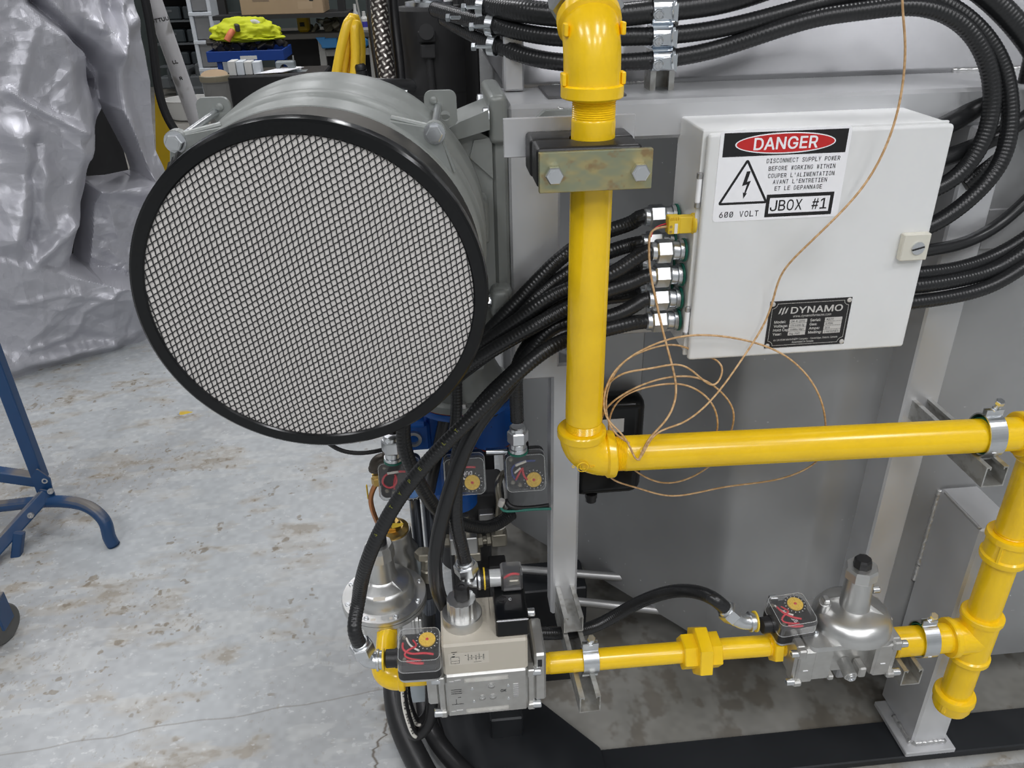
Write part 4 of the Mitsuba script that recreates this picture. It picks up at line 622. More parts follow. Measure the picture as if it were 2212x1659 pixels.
# ======== pressure switches with clear covers
def pswitch(name_label, c, n, up, size=.080, dial='dial_yellow', dpos=(.016, .014), drot=0.0, gland=None, wires=(), word=None, wrot=0.0, word_pos=(0, 0), base_h=.020, cov_h=.030):
    """c = centre of the cover's front face; n = its outward normal; up = up on that face."""
    c = np.array(c, float); n = unit(n); B = basis(n, np.cross(up, n)); h = size / 2
    def L(u, v, w): return c + B @ np.array([u, v, w])
    k = thing('pressure_switch', name_label, 'pressure switch')
    def pl(poly, hh, u, v, w): return put(prism(poly, hh), L(u, v, w), n, B[:, 0])
    part(k, 'base', pl(rrect(size * 1.0, size * .98, .012), base_h, 0, 0, -cov_h - base_h), 'black_plastic'); part(k, 'back_plate', pl(rrect(size * .98, size * .96, .013), .006, 0, 0, -cov_h - base_h - .007), 'cast_alu')
    part(k, 'inner_panel', pl(rrect(size * .90, size * .88, .010), cov_h - .0155, 0, 0, -cov_h + .001), 'ink')
    cov = trimesh.Trimesh; R_ = rrect(size, size * .97, .012); top = rrect(size * .94, size * .91, .011)
    H = m3.Manifold.batch_hull([tmm(prism(R_, cov_h * .72)), tmm(prism(top, cov_h))]); m = mtm(H); m = put(m, L(0, 0, -cov_h), n, B[:, 0]); part(k, 'cover', m, 'clear', False, label='clear plastic cover')
    rim = R_.difference(rrect(size * .955, size * .925, .011)); part(k, 'cover_rim', pl(rim, .0012, 0, 0, -cov_h - .001), 'rim_clear'); part(k, 'cover_edge', pl(top.difference(top.buffer(-.0009)), .0009, 0, 0, -.0002), 'rim_clear')
    u, v = dpos; d = part(k, 'dial', lathe([(.0001, 0), (.0150, 0), (.0155, .0005), (.0155, .0040), (.0148, .0046), (.004, .0046), (.0035, .0040), (.0001, .0040)], 40, L(u, v, -.0135), n, B[:, 0]), dial)
    part(d, 'pointer', lathe([(.0030, 0), (.0022, .0010), (.0001, .0010)], 14, L(u, v, -.0096), n), 'wire_red' if dial == 'dial_yellow' else dial)
    tk = []
    for a in np.linspace(0, 2 * np.pi, 17)[:-1]: tk.append(put(bx((-.0006, .0180, 0), (.0006, .0206, .0004)).apply_transform(trimesh.transformations.rotation_matrix(a, (0, 0, 1))), L(u, v, -.0127), n, B[:, 0]))
    q = part(k, 'scale_ring', pl(Point(0, 0).buffer(.0225, quad_segs=16), .0018, u, v, -.0145), 'ink'); kk_ = part(k, 'scale_marks', cat(*tk), 'white_label', False); labels[kk_] = {'label': 'white scale marks', 'kind': 'stuff'}
    for i, (mt, P, r) in enumerate(wires): part(k, 'lead', tube([L(*p) for p in P], r, 8, .004), mt, True)
    for (a, b) in ((-.026, -.022), (-.012, -.028), (-.028, .026)): part(k, 'terminal', cat(hexa(L(a, b, -.014), n, .006, .004), lathe([(.0042, 0), (.0042, .0015), (.0001, .0015)], 14, L(a, b, -.0144), n)), 'fitting_drab', 20)
    if word:
        m = text(word, .0078, .034, .0004, True); m.apply_translation([-.017, -.004, 0]); m.apply_transform(trimesh.transformations.rotation_matrix(wrot, (0, 0, 1))); part(k, 'lettering', put(m, L(word_pos[0], word_pos[1], -.0125), n, B[:, 0]), 'white_label', False)
        part(k, 'lettering_panel', pl(rrect(.044, .020, .002) if abs(math.sin(wrot)) < .7 else rrect(.020, .044, .002), .0012, word_pos[0], word_pos[1], -.0137), 'ink')
    if gland is not None:
        gd, go = gland; o = L(*go); g = B @ np.array(gd, float); part(k, 'gland', cat(cyl(o, o + g * .026, .0165, 26, .0015), cyl(o + g * .004, o + g * .008, .0178, 26)), 'black_plastic')
    return k, L, B
pr('rim_clear', (0.55, 0.56, 0.56), 0.2, 0.3)
loopR = [('wire_red', [(-.030, .012, -.010), (-.028, -.004, -.008), (-.014, -.012, -.010), (.006, -.014, -.008), (.026, -.016, -.010)], .0022), ('wire_red', [(-.012, .020, -.014), (-.006, .002, -.008), (-.018, -.006, -.006), (-.026, -.014, -.010), (-.012, -.024, -.010), (.004, -.026, -.012)], .0020), ('wire_white', [(-.024, .024, -.012), (-.016, .006, -.010), (.0, -.008, -.008)], .0020), ('wire_red', [(-.022, -.030, -.006), (-.006, -.034, -.008), (.008, -.032, -.012)], .0024)]
loopL = [('wire_red', [(.022, .016, -.008), (-.006, .018, -.006), (-.028, .010, -.008), (-.032, -.006, -.010), (-.018, -.014, -.008), (-.006, -.004, -.008), (-.008, .012, -.010)], .0022), ('wire_white', [(-.022, .0165, -.004), (.0, .0185, -.004)], .0026), ('wire_red', [(-.008, .006, -.012), (-.012, -.016, -.014), (-.010, -.026, -.02)], .0018)]
loopB = [('wire_blue', [(.020, .022, -.008), (-.006, .022, -.006), (-.026, .010, -.008), (-.024, -.010, -.012), (-.018, -.018, -.014)], .0022), ('wire_white', [(-.020, .016, -.004), (.002, .0235, -.004)], .0028), ('wire_red', [(-.008, .008, -.006), (-.014, -.004, -.008), (-.020, -.016, -.012)], .0022), ('wire_red', [(-.006, .010, -.006), (-.004, -.006, -.006), (.002, -.016, -.008)], .0024), ('wire_white', [(-.022, .0, -.006), (-.010, .010, -.005)], .0022)]
pF = AZ(905, 1388, .622); tilt = unit((0.02, -.10, 1)); _k1, L1, B1 = pswitch('clear covered pressure switch with yellow dial between round regulator and beige valve', pF + np.array([.0, -.004, .0]), tilt, (0.02, 1, .1), .079, dpos=(.014, .018), wires=loopR, gland=((-1, 0, 0), (-.036, -.004, -.030)))
pG = AZ(1709, 1318, .57); _k2, L2, B2 = pswitch('clear covered pressure switch with yellow dial beside the right regulator', pG + np.array([.002, 0, .002]), unit((-.03, -.12, 1)), (-.07, 1, .12), .080, dpos=(.017, .019), wires=[w for i, w in enumerate(loopR) if i != 0] + [('wire_red', [(-.022, .018, -.010), (-.018, .0, -.006), (-.004, -.012, -.008), (.012, -.018, -.010)], .0022)], gland=((-1, 0, 0), (-.036, -.004, -.030)), word='DUNGS', wrot=-1.25, word_pos=(-.004, -.006))
YR = 1.30
def rear(lab, px, py, **kw): return pswitch(lab, AY(px, py, YR), unit((-.02, -.95, .30)), (0, .30, .95), .083, gland=((0, 1, 0), (-.006, .030, -.034)), base_h=.022, cov_h=.030, **kw)
rear('clear covered pressure switch with blue dial, leftmost of the three behind the conduits', 862, 1040, dial='dial_blue', dpos=(.024, -.024), wires=loopL)
rear('clear covered pressure switch with yellow dial in the middle behind crossing conduits', 1004, 1030, dpos=(.014, -.016), wires=loopL[:1] + loopR[2:3], word='DUNGS', wrot=math.pi, word_pos=(-.002, .003))
rear('clear covered pressure switch with yellow dial and blue wires next to the grey post', 1136, 1022, dpos=(.016, -.018), wires=loopB)
# elbow connector of the left front switch
conn_elbow(f_, FO, FD, B1[:, 0], .0135)
# ======== beige gas valve
gv = thing('gas_valve', 'beige and bare aluminium gas valve block with black solenoid and silver knob', 'gas valve')
vx0, vx1, vy0, vy1 = -.048, .107, 1.05, 1.172
bodyv = bx((vx0, vy0, .432), (vx1, vy1, .544), .004)
bodyv = cut(bodyv, bx((vx0 + .036, vy0 - .01, .522), (vx1 - .036, vy0 + .005, .537)), bx((vx0 + .036, vy0 - .01, .439), (vx1 - .036, vy0 + .005, .452)))
part(gv, 'valve_body', bodyv, 'alu_body', 25)
for (x, z) in ((vx0 + .086, .508), (vx0 + .068, .478), (vx0 + .088, .478)):
    part(gv, 'port_plug', cat(lathe([(.0078, 0), (.0078, .0012), (.0066, .0014)], 22, (x, vy0 + .0005, z), (0, -1, 0), close=False), sockbolt((x, vy0 + .0005, z), (0, -1, 0), .0048, .0012)), 'cast_alu', 25)
for (x, z) in ((vx0 + .050, .505), (vx0 + .052, .470), (vx0 + .118, .505), (vx0 + .118, .470)): part(gv, 'pin', cyl((x, vy0 + .001, z), (x, vy0 - .0014, z), .0028, 12), 'zinc')
part(gv, 'ok_mark', put(text('OK', .0062, .011, .0003, True), (vx0 + .103, vy0 - .0001, .489), **FRONT), 'ink', False)
for i, z in enumerate((.505, .500, .495)): part(gv, 'print', bx((vx0 + .010, vy0 - .0003, z), (vx0 + .030, vy0 + .001, z + .0012)), 'ink', False)
part(gv, 'print', cat(bx((vx0 + .022, vy0 - .0003, .484), (vx0 + .028, vy0 + .001, .485)), bx((vx0 + .010, vy0 - .0003, .466), (vx0 + .032, vy0 + .001, .467)), bx((vx0 + .018, vy0 - .0003, .466), (vx0 + .019, vy0 + .001, .480))), 'ink', False)
for z in (.527, .446): part(gv, 'relief_line', cat(bx((vx0 + .008, vy0 - .0012, z), (vx0 + .016, vy0 + .001, z + .002)), bx((vx0 + .018, vy0 - .0012, z + .002), (vx0 + .030, vy0 + .001, z + .004))), 'weld', False)
part(gv, 'cast_rib', cat(*[bx((vx1 - .028, vy0 - .0012, .474 + i * .006), (vx1 - .018, vy0 + .001, .478 + i * .006)) for i in range(6)]), 'weld', False)
cov = cut(bx((vx0 - .001, vy0 - .001, .545), (vx1 + .001, vy1 - .004, .622), .004), bx((vx0 + .092, vy1 - .060, .619), (vx1 - .003, vy1 + .02, .7)))
part(gv, 'cover', cov, 'beige', 25)
pg_ = put(prism(sbox(0, 0, .074, .030), .0002), (vx0 + .010, vy0 - .0012, .572), **FRONT); lb_ = part(gv, 'diagram_label', pg_, 'beige_label', False); pr('beige_label', (0.55, 0.51, 0.44), .35)
tk = [sbox(.004, .004, .004 + .016, .0206).difference(sbox(.0046, .0046, .0194, .0200)), sbox(.004, .010, .020, .0106), sbox(.006, .0205, .012, .0228)]
for i, x in enumerate((.036, .042, .050, .056, .064)): tk += [sbox(x, .008 + (i % 2) * .003, x + .0007, .026 - (i % 3) * .003), sbox(x - .0018, .012, x + .0022, .0128), sbox(x - .0015, .020, x + .0022, .0207)]
tk += [sbox(.036, .016, .066, .0166), sbox(.046, .004, .060, .0046), sbox(.008, .0270, .012, .0284), sbox(.030, .0225, .033, .0235)]
part(lb_, 'diagram', put(cat(*[prism(t, .0002) for t in tk]), (vx0 + .010, vy0 - .0014, .572), **FRONT), 'ink', False)
part(gv, 'label_tag', put(prism(sbox(0, 0, .010, .0011), .0002), (vx0 + .016, vy0 - .0014, .604), **FRONT), 'ink', False)
for s_, x0_ in ((-1, vx0), (1, vx1)):
    xa, xb = (x0_ - .013, x0_) if s_ < 0 else (x0_, x0_ + .014); part(gv, 'clamp_rib', cat(bx((xa, vy0 + .004, .436), (xb, vy1 - .01, .532), .003), bx((xa - .0, vy0 - .001, .520), (xb, vy0 + .02, .540), .002), bx((xa, vy0 - .001, .432), (xb, vy0 + .02, .448), .002)), 'alu_body', 25)
    fl_ = bx((xa - .022, vy0 + .012, .455), (xa, vy1 - .02, .545), .004) if s_ < 0 else bx((xb, vy0 + .006, .448), (xb + .022, vy1 - .02, .572), .004)
    f2 = part(gv, 'flange', fl_, 'alu_body', 25)
    for (y, z) in ((vy0 + .006, .530), (vy0 + .006, .441)): part(f2, 'bolt', sockbolt((xa + .004 if s_ < 0 else xb - .004, y, z), (s_, 0, 0), .0085, .016), 'zinc', 25)
    if s_ > 0:
        part(f2, 'bolt', sockbolt((xb - .004, vy1 - .02, .585), (1, 0, 0), .0085, .016), 'zinc', 25); part(f2, 'sticker', bx((xb + .006, vy0 + .0055, .540), (xb + .014, vy0 + .0063, .558)), 'ink', False)
kx, ky = -.008, 1.108; kb = part(gv, 'knob_base', lathe([(.0375, 0), (.0375, .022), (.0365, .024), (.031, .0245)], 48, (kx, ky, .621)), 'cast_alu', 30)
part(gv, 'knob', lathe([(.0275, 0), (.0275, .032), (.0268, .034), (.012, .0345)], 84, (kx, ky, .6445), lob=lambda a: 1 - .06 * np.abs(np.cos(a * 7)) ** 3), 'cast_alu', 40)
part(gv, 'knob_cap', lathe([(.0135, 0), (.0145, .002), (.0138, .024), (.0125, .0275), (.006, .028), (.0055, .026), (.0002, .026)], 8, (kx + .002, ky, .679)), 'black_plastic', 20)
sb_ = bx((.052, 1.058, .621), (.112, 1.158, .662), .003); so = part(gv, 'solenoid', sb_, 'black_gloss', 25); part(so, 'screw_ring', lathe([(.0098, 0), (.0098, .0007), (.0088, .0007), (.0088, 0), (.005, 0), (.005, .0007), (.0002, .0007)], 26, (.067, 1.112, .662)), 'black_plastic', 25)
part(so, 'mark', put(text('C', .006, .005, .0003), (.080, 1.108, .6622), (0, 0, 1)), 'white_label', False); part(so, 'edge_line', bx((.053, 1.0574, .6612), (.111, 1.0586, .6622)), 'white_label', False)
dz = AY(1100, 1258, 1.150); pl_ = part(gv, 'plug_housing', bx((dz[0] - .016, 1.128, .663), (dz[0] + .024, 1.168, .706), .004), 'clear', False, label='clear plug housing'); part(gv, 'plug_base', bx((dz[0] - .014, 1.130, .663), (dz[0] + .022, 1.166, .670), .002), 'black_plastic')
part(gv, 'plug_core', bx((dz[0] - .002, 1.136, .671), (dz[0] + .018, 1.160, .684), .002), 'fitting_drab'); part(gv, 'plug_lead', tube([(dz[0] - .010, 1.145, .684), (dz[0] + .004, 1.140, .697), (dz[0] + .018, 1.148, .688)], .0024, 8, .004), 'wire_red', True)
part(gv, 'plug_rim', cat(cyl((dz[0] - .038, 1.148, .684), (dz[0] - .016, 1.148, .684), .0165, 24, .001)), 'rim_clear')
gl = part(gv, 'gland', cyl((dz[0] - .062, 1.148, .684), (dz[0] - .038, 1.148, .684), .0185, 26, .001), 'black_plastic')
conn_elbow(e_, EO, ED, (1, 0, 0), .0140)
# ======== right regulator
rg = thing('gas_regulator', 'cast aluminium gas regulator with smooth dome beside the yellow tee', 'gas regulator')
rx0, rx1, ry0, ry1 = .632, .846, 1.05, 1.172
rb = bx((rx0 + .014, ry0, .438), (rx1 - .022, ry1, .523), .004); rb = cut(rb, bx((.705, ry0 - .01, .43), (.792, ry0 + .020, .515)))
part(rg, 'body', rb, 'alu_body', 25); part(rg, 'body_rib', bx((rx0 + .006, ry0 - .002, .436), (rx0 + .040, ry0 + .01, .520), .003), 'alu_body', 25); part(rg, 'body_rib', bx((rx1 - .050, ry0 - .002, .436), (rx1 - .016, ry0 + .01, .520), .003), 'alu_body', 25)
part(rg, 'port', cat(cyl((.744, 1.072, .462), (.744, 1.036, .455), .0130, 24, .001), cyl((.744, 1.037, .4552), (.744, 1.033, .4545), .0095, 20)), 'cast_alu'); part(rg, 'port_screw', sockbolt((.744, 1.034, .4546), (0, -1, -.19), .0075, .004), 'zinc')
part(rg, 'boss', bx((.762, 1.040, .444), (.778, 1.07, .470), .003), 'alu_body'); part(rg, 'boss', bx((.704, 1.046, .438), (.716, 1.07, .450), .002), 'alu_body')
for x in (rx0 + .022, rx1 - .034): part(rg, 'mark', bx((x - .005, ry0 - .0032, .470), (x + .005, ry0 - .001, .4715)), 'white_label', False)
part(rg, 'top_plate', prism(rrect(.178, .128, .02), .012, (.741, 1.112, .518)), 'cast_alu', 25)
dm = (.764, 1.108); part(rg, 'dome', lathe([(.076, 0), (.076, .006), (.0745, .018), (.068, .030), (.056, .038), (.036, .043), (.028, .046)], 64, (dm[0], dm[1], .529)), 'cast_alu', 60)
part(rg, 'neck', lathe([(.031, 0), (.0285, .010), (.0262, .075), (.0262, .082)], 40, (dm[0], dm[1], .566), (-.03, .0, 1)), 'cast_alu', 50)
part(rg, 'neck_collar', lathe([(.0300, 0), (.0312, .002), (.0312, .020), (.0285, .026), (.016, .0265)], 8, (dm[0] - .0025, dm[1], .648), (-.03, 0, 1)), 'cast_alu', 20)
part(rg, 'cap', lathe([(.0170, 0), (.0175, .002), (.0165, .016), (.0135, .0205), (.0002, .021)], 8, (dm[0] - .0035, dm[1], .672), (-.03, 0, 1)), 'black_plastic', 20)
part(rg, 'rib', cat(*[prism([(.022, 0), (.056, 0), (.024, .020)], .003, (dm[0], dm[1] , .567), np.cross([math.cos(a), math.sin(a), 0], [0, 0, 1]), (math.cos(a), math.sin(a), 0)) for a in (-.45, 2.6, 1.0)]), 'cast_alu')
for a in (3.55, 4.25, 4.95, 5.65, 2.9, .1): part(rg, 'screw', sockbolt((dm[0] + .083 * math.cos(a) - .006, dm[1] + .062 * math.sin(a), .529), (0, 0, 1), .0048, .006), 'zinc', 25)
part(rg, 'boss', cat(cyl((.706, 1.118, .545), (.704, 1.112, .585), .0125, 22, .001), bx((.699, 1.104, .584), (.711, 1.122, .594), .002)), 'cast_alu')
part(rg, 'vent_plug', cat(lathe([(.0105, 0), (.0105, .002), (.008, .003), (.0015, .003)], 22, (.832, 1.112, .533))), 'zinc')
for s_ in (-1, 1):
    xa = rx0 if s_ < 0 else rx1 - .022; fl_ = part(rg, 'flange', cat(bx((xa, ry0 + .004, .440), (xa + .018, ry1 - .004, .530), .003), bx((xa + .0, ry0 - .006, .505), (xa + .018, ry0 + .03, .528), .003), bx((xa, ry0 - .008, .432), (xa + .018, ry0 + .03, .446), .003)), 'alu_body', 25)
    for (y, z) in ((ry0 + .002, .516), (ry0 + .0, .441), (ry1 - .0, .545)): part(fl_, 'bolt', sockbolt((xa + .003 if s_ < 0 else xa + .015, y, z), (s_, 0, 0), .0072, .015), 'zinc', 25)
part(rg, 'sticker', prism(sbox(0, 0, .008, .016), .0006, (.806, 1.118, .562), (.45, -.1, .9)), 'beige_label', False); part(rg, 'side_block', bx((rx1 - .05, 1.10, .522), (rx1 + .004, 1.165, .534), .003), 'alu_body')
# ======== left round regulator
rl = thing('gas_regulator', 'round aluminium gas regulator with bolted flange and black cap left of the beige valve', 'gas regulator')
rc = np.array([-.171, 1.300]); part(rl, 'dome', lathe([(.030, .062), (.036, .055), (.054, .048), (.062, .040), (.0665, .022), (.0675, .012), (.088, .010), (.0895, .006), (.0895, .001), (.088, -.002)], 72, (rc[0], rc[1], .520), close=False), 'cast_alu', 35)
part(rl, 'lower_flange', lathe([(.089, 0), (.0895, -.004), (.0890, -.010), (.070, -.014), (.060, -.020)], 72, (rc[0], rc[1], .519), close=False), 'cast_alu', 35)
part(rl, 'neck', lathe([(.034, 0), (.030, .010), (.0272, .052), (.0272, .070)], 40, (rc[0], rc[1], .574)), 'cast_alu', 50); part(rl, 'neck_collar', lathe([(.0285, 0), (.031, .001), (.031, .024), (.0270, .034), (.015, .035)], 10, (rc[0] + .001, rc[1], .630)), 'cast_alu', 20)
part(rl, 'cap', lathe([(.0165, 0), (.0165, .014), (.0135, .018), (.0002, .0185)], 20, (rc[0] + .002, rc[1], .664)), 'black_plastic', 25)
for a in np.linspace(0, 2 * np.pi, 9)[:-1] + .35: part(rl, 'screw', sockbolt((rc[0] + .079 * math.cos(a), rc[1] + .079 * math.sin(a), .530), (0, 0, 1), .0052, .004), 'zinc', 25)
part(rl, 'rib', cat(*[prism([(.026, 0), (.058, 0), (.028, .018)], .003, (rc[0], rc[1], .566), np.cross([math.cos(a), math.sin(a), 0], [0, 0, 1]), (math.cos(a), math.sin(a), 0)) for a in (-.7, 3.9, 2.0)]), 'cast_alu')
part(rl, 'rating_tag', prism(sbox(-.022, -.003, .022, .003), .0005, (rc[0] - .002, rc[1] - .0765, .5305), (0, -.1, 1)), 'beige_label', False); part(rl, 'sticker', prism(sbox(-.012, -.004, .012, .004), .0005, (rc[0] - .004, rc[1] - .057, .567), (0, -.5, .86)), 'beige_label', False); part(rl, 'red_seal', rbox((rc[0] - .004, rc[1] - .089, .519), (rc[0] + .008, rc[1] - .078, .525), .002), 'wire_red')
part(rl, 'body', cat(cyl((rc[0], rc[1], .41), (rc[0], rc[1], .51), .046, 36, .004), bx((rc[0] - .045, 1.245, .44), (rc[0] + .075, 1.35, .502), .006), cyl((rc[0] + .004, 1.25, lzz + .002), (rc[0] + .004, 1.222, lzz + .002), .033, 30, .003)), 'cast_alu')
for x in (.055, .070): part(rl, 'body_rib', bx((rc[0] + x, 1.238, .445), (rc[0] + x + .008, 1.25, .505), .002), 'cast_alu')
# ======== things behind the conduits
tr = thing('ignition_transformer', 'black rounded ignition transformer box on the furnace wall behind the yellow elbow', 'transformer')
ta, tb2 = AY(1262, 872, 1.43), AY(1386, 1076, 1.43)
part(tr, 'case', rbox((ta[0] - .02, 1.435, tb2[2] + .006), (tb2[0], 1.498, ta[2] - .002), .026, 20), 'black_gloss', 50); t2_ = AY(1322, 925, 1.432); part(tr, 'label_plate', bx((t2_[0] - .04, 1.4325, t2_[2] - .012), (t2_[0] + .026, 1.4345, t2_[2] + .022)), 'plate_silver', False)
t3_ = AY(1281, 1088, 1.43); part(tr, 'cable_gland', lathe([(.012, 0), (.012, .010), (.014, .011), (.014, .022)], 18, (t3_[0], 1.455, t3_[2] - .010)), 'black_plastic')
# pilot gas valve with brass top and small pipework left of the switches
pv = thing('pilot_regulator', 'small grey regulator with brass top behind the round regulator', 'regulator')
pb = AY(845, 1135, 1.42); pc_ = np.array([pb[0], 1.42, pb[2]])
part(pv, 'body', lathe([(.050, -.16), (.056, -.12), (.054, -.07), (.044, -.05), (.043, -.018), (.040, -.012)], 36, pc_), 'cast_alu', 40); part(pv, 'brass_cap', cat(lathe([(.038, 0), (.038, .006), (.030, .010), (.026, .012)], 32, pc_ - [0, 0, .013]), hexa(pc_ - [0, 0, .002], (0, 0, 1), .036, .014), cyl(pc_ + [0, 0, .01], pc_ + [0, 0, .028], .009, 16)), 'brass', 25); part(pv, 'tag', prism([(0, 0), (.020, .004), (.026, .010), (.0, .012)], .002, pc_ + [.004, -.03, .014], (0, -.6, .8)), 'yellow_plastic')
pt = thing('pilot_pipe', 'black iron elbow with brass nut and copper tube beside the blue dial switch', 'pipe')
ei = AY(808, 1005, 1.33); part(pt, 'elbow', elbow_mesh(ei + [.004, 0, .010], (1, .1, 0), (0, 0, -1), .0105, 1.5, 1.35, 2.0, .6), 'black_iron'); bn = ei + np.array([.002, 0, -.020]); part(pt, 'brass_nut', cat(hexa(bn - [0, 0, .026], (0, 0, 1), .019, .018), cyl(bn - [0, 0, .010], bn, .0085, 16)), 'brass', 20)
part(pt, 'copper_tube', tube([bn - [0, 0, .02], AY(801, 1075, 1.335), AY(806, 1105, 1.34), AY(815, 1128, 1.36), AY(826, 1150, 1.40)], .0052, 12), 'copper', True)
part(pt, 'yellow_handle', bx(AY(790, 1050, 1.345), AY(797, 1075, 1.352), .002), 'yellow_plastic')
solo('crossbar', cyl(AY(1050, 976, 1.34), AY(1095, 974, 1.34), .0075, 18), 'chrome', 'short chrome bar between the two yellow dial switches', 'bar')
for lab, x0_, y0_, x1_, y1_, Y_, r_ in (('shiny grey tube standing just right of the small grey regulator', 893, 1060, 893, 1255, 1.47, .012), ('shiny grey tube second right of the small grey regulator', 922, 1055, 918, 1215, 1.50, .015)):
    a, b = AY(x0_, y0_, Y_), AY(x1_, y1_, Y_); solo('steel_tube', cyl((a[0], Y_, 0.0), (a[0], Y_, a[2] + .05), r_, 20), 'hyd_grey', lab, 'tube')
pr('hyd_grey', (0.10, 0.11, 0.13), 0.22, .6)
ma = AY(1010, 1178, 1.36); mf = thing('hydraulic_manifold', 'grey steel manifold block with drab fittings behind the white hex nut', 'manifold')
bl_ = part(mf, 'block', bx((ma[0] - .038, 1.36, ma[2] - .026), (ma[0] + .022, 1.42, ma[2] + .018), .002), 'cast_alu', 25); part(mf, 'lower_block', bx((ma[0] - .03, 1.362, ma[2] - .05), (ma[0] + .028, 1.42, ma[2] - .027), .002), 'fitting_drab', 25)
def fitting(par, o, d, r=.0115): return part(par, 'fitting', cat(hexa(o, d, r * 2.2, .012), cyl(o + unit(d) * .012, o + unit(d) * .020, r * .8, 16), hexa(o + unit(d) * .020, d, r * 2.0, .010), cyl(o + unit(d) * .03, o + unit(d) * .040, r * .7, 16)), 'fitting_drab', 22)
fitting(mf, np.array([ma[0] - .038, 1.385, ma[2] - .004]), (-1, 0, 0)); fitting(mf, np.array([ma[0] + .022, 1.38, ma[2] - .006]), (1, .05, 0), .012); fitting(mf, np.array([ma[0] + .0, 1.39, ma[2] + .018]), (0, 0, 1), .0095)
fe = np.array([ma[0] + .070, 1.385, ma[2] - .004]); part(mf, 'elbow_fitting', cat(rbox(fe - [.018, .016, .018], fe + [.018, .016, .018], .006), hexa(fe + [0, 0, .016], (0, 0, 1), .027, .016), cyl(fe + [0, 0, .03], fe + [0, 0, .046], .008, 16), hexa(fe + [0, 0, .046], (0, 0, 1), .020, .012)), 'fitting_drab', 22); part(mf, 'washer', lathe([(.0135, 0), (.0165, .001), (.0165, .004), (.0135, .005)], 22, fe + [0, 0, .030]), 'wire_white')
e2 = fe + np.array([.014, .02, .03]); part(mf, 'elbow_fitting', cat(hexa(e2, (0, 0, 1), .022, .014), cyl(e2 + [0, 0, .01], e2 + [0, 0, .03], .007, 14)), 'fitting_drab', 22)
solo('hydraulic_hose', tube([fe + [0, 0, .055], AY(1078, 1080, 1.395), AY(1075, 1050, 1.40), AY(1082, 1030, 1.42), AY(1095, 1020, 1.46)], .0075, 12), 'fitting_drab', 'thin drab hose rising from the right fitting of the manifold', 'hose', None, True)
mo = thing('motor', 'black hydraulic motor body with rounded blocks behind the vertical ribbed conduit', 'motor')
part(mo, 'body', rbox((-.06, 1.42, .56), (.10, 1.52, .68), .01), 'hyd_black'); part(mo, 'block', rbox((.058, 1.40, .36), (.098, 1.44, .49), .004), 'hyd_black'); part(mo, 'block', rbox((-.02, 1.42, .33), (.03, 1.47, .46), .004), 'hyd_black'); part(mo, 'column', cyl((.02, 1.50, .0), (.02, 1.50, .57), .05, 28), 'hyd_black'); part(mo, 'cap', rbox((.040, 1.40, .60), (.075, 1.43, .64), .004), 'steel')
solo('rubber_hose', tube([AY(928, 1060, 1.37), AY(940, 1000, 1.36), AY(955, 930, 1.36), AY(965, 880, 1.37)], .012, 14), 'rubber', 'black hose behind the blue dial switch running up to the pump', 'hose', None, True)
hh = thing('hydraulic_hose', 'hydraulic hose with drab crimped ends standing left of the smooth dark hose', 'hose')
part(hh, 'crimp', cat(lathe([(.012, 0), (.016, .004), (.016, .03), (.0125, .034), (.0155, .038), (.0155, .06), (.012, .064)], 20, AY(924, 1240, 1.36) - [0, 0, .02], (.05, .1, 1)), hexa(AY(915, 1205, 1.37), (.05, .1, 1), .034, .018)), 'fitting_drab', 25)
part(hh, 'jacket', tube([AY(924, 1250, 1.36), AY(926, 1290, 1.35), AY(926, 1330, 1.35), AY(928, 1380, 1.36), AY(930, 1440, 1.37)], .0145, 14), 'rubber', True); part(hh, 'sleeve', lathe([(.0160, 0), (.0165, .002), (.0165, .045), (.0160, .047)], 22, AY(926, 1298, 1.35) - [0, 0, .03]), 'hyd_grey')
solo('bracket_plate', bx(AY(893, 1200, 1.40), AY(920, 1330, 1.404) + [0, 0, 0]), 'pale_blue_steel', 'pale blue grey steel plate between the round regulator and the dark hoses', 'plate'); pr('pale_blue_steel', (0.42, 0.47, 0.50), .4)
solo('bracket_plate', bx(AY(884, 1478, 1.33), AY(920, 1508, 1.34)), 'pale_blue_steel', 'small pale blue grey steel plate under the yellow nipple', 'plate')
solo('cable', tube([AY(1092, 1080, 1.30), AY(1100, 1092, 1.29), AY(1130, 1098, 1.29), AY(1185, 1092, 1.30)], .0050, 10), 'rubber', 'black cable under the switch with blue wires', 'cable', None, True)
solo('ground_wire', tube([AY(1082, 1092, 1.285), AY(1084, 1101, 1.285), AY(1130, 1102, 1.285), AY(1190, 1099, 1.29)], .0028, 8), 'wire_green', 'green ground wire running to the grey post', 'wire', None, True); solo('wire_connector', lathe([(.0025, 0), (.006, .003), (.007, .014), (.006, .018)], 14, AY(1080, 1095, 1.285), (.3, 0, 1)), 'plate_silver', 'small white crimp connector at the green wire', 'connector')
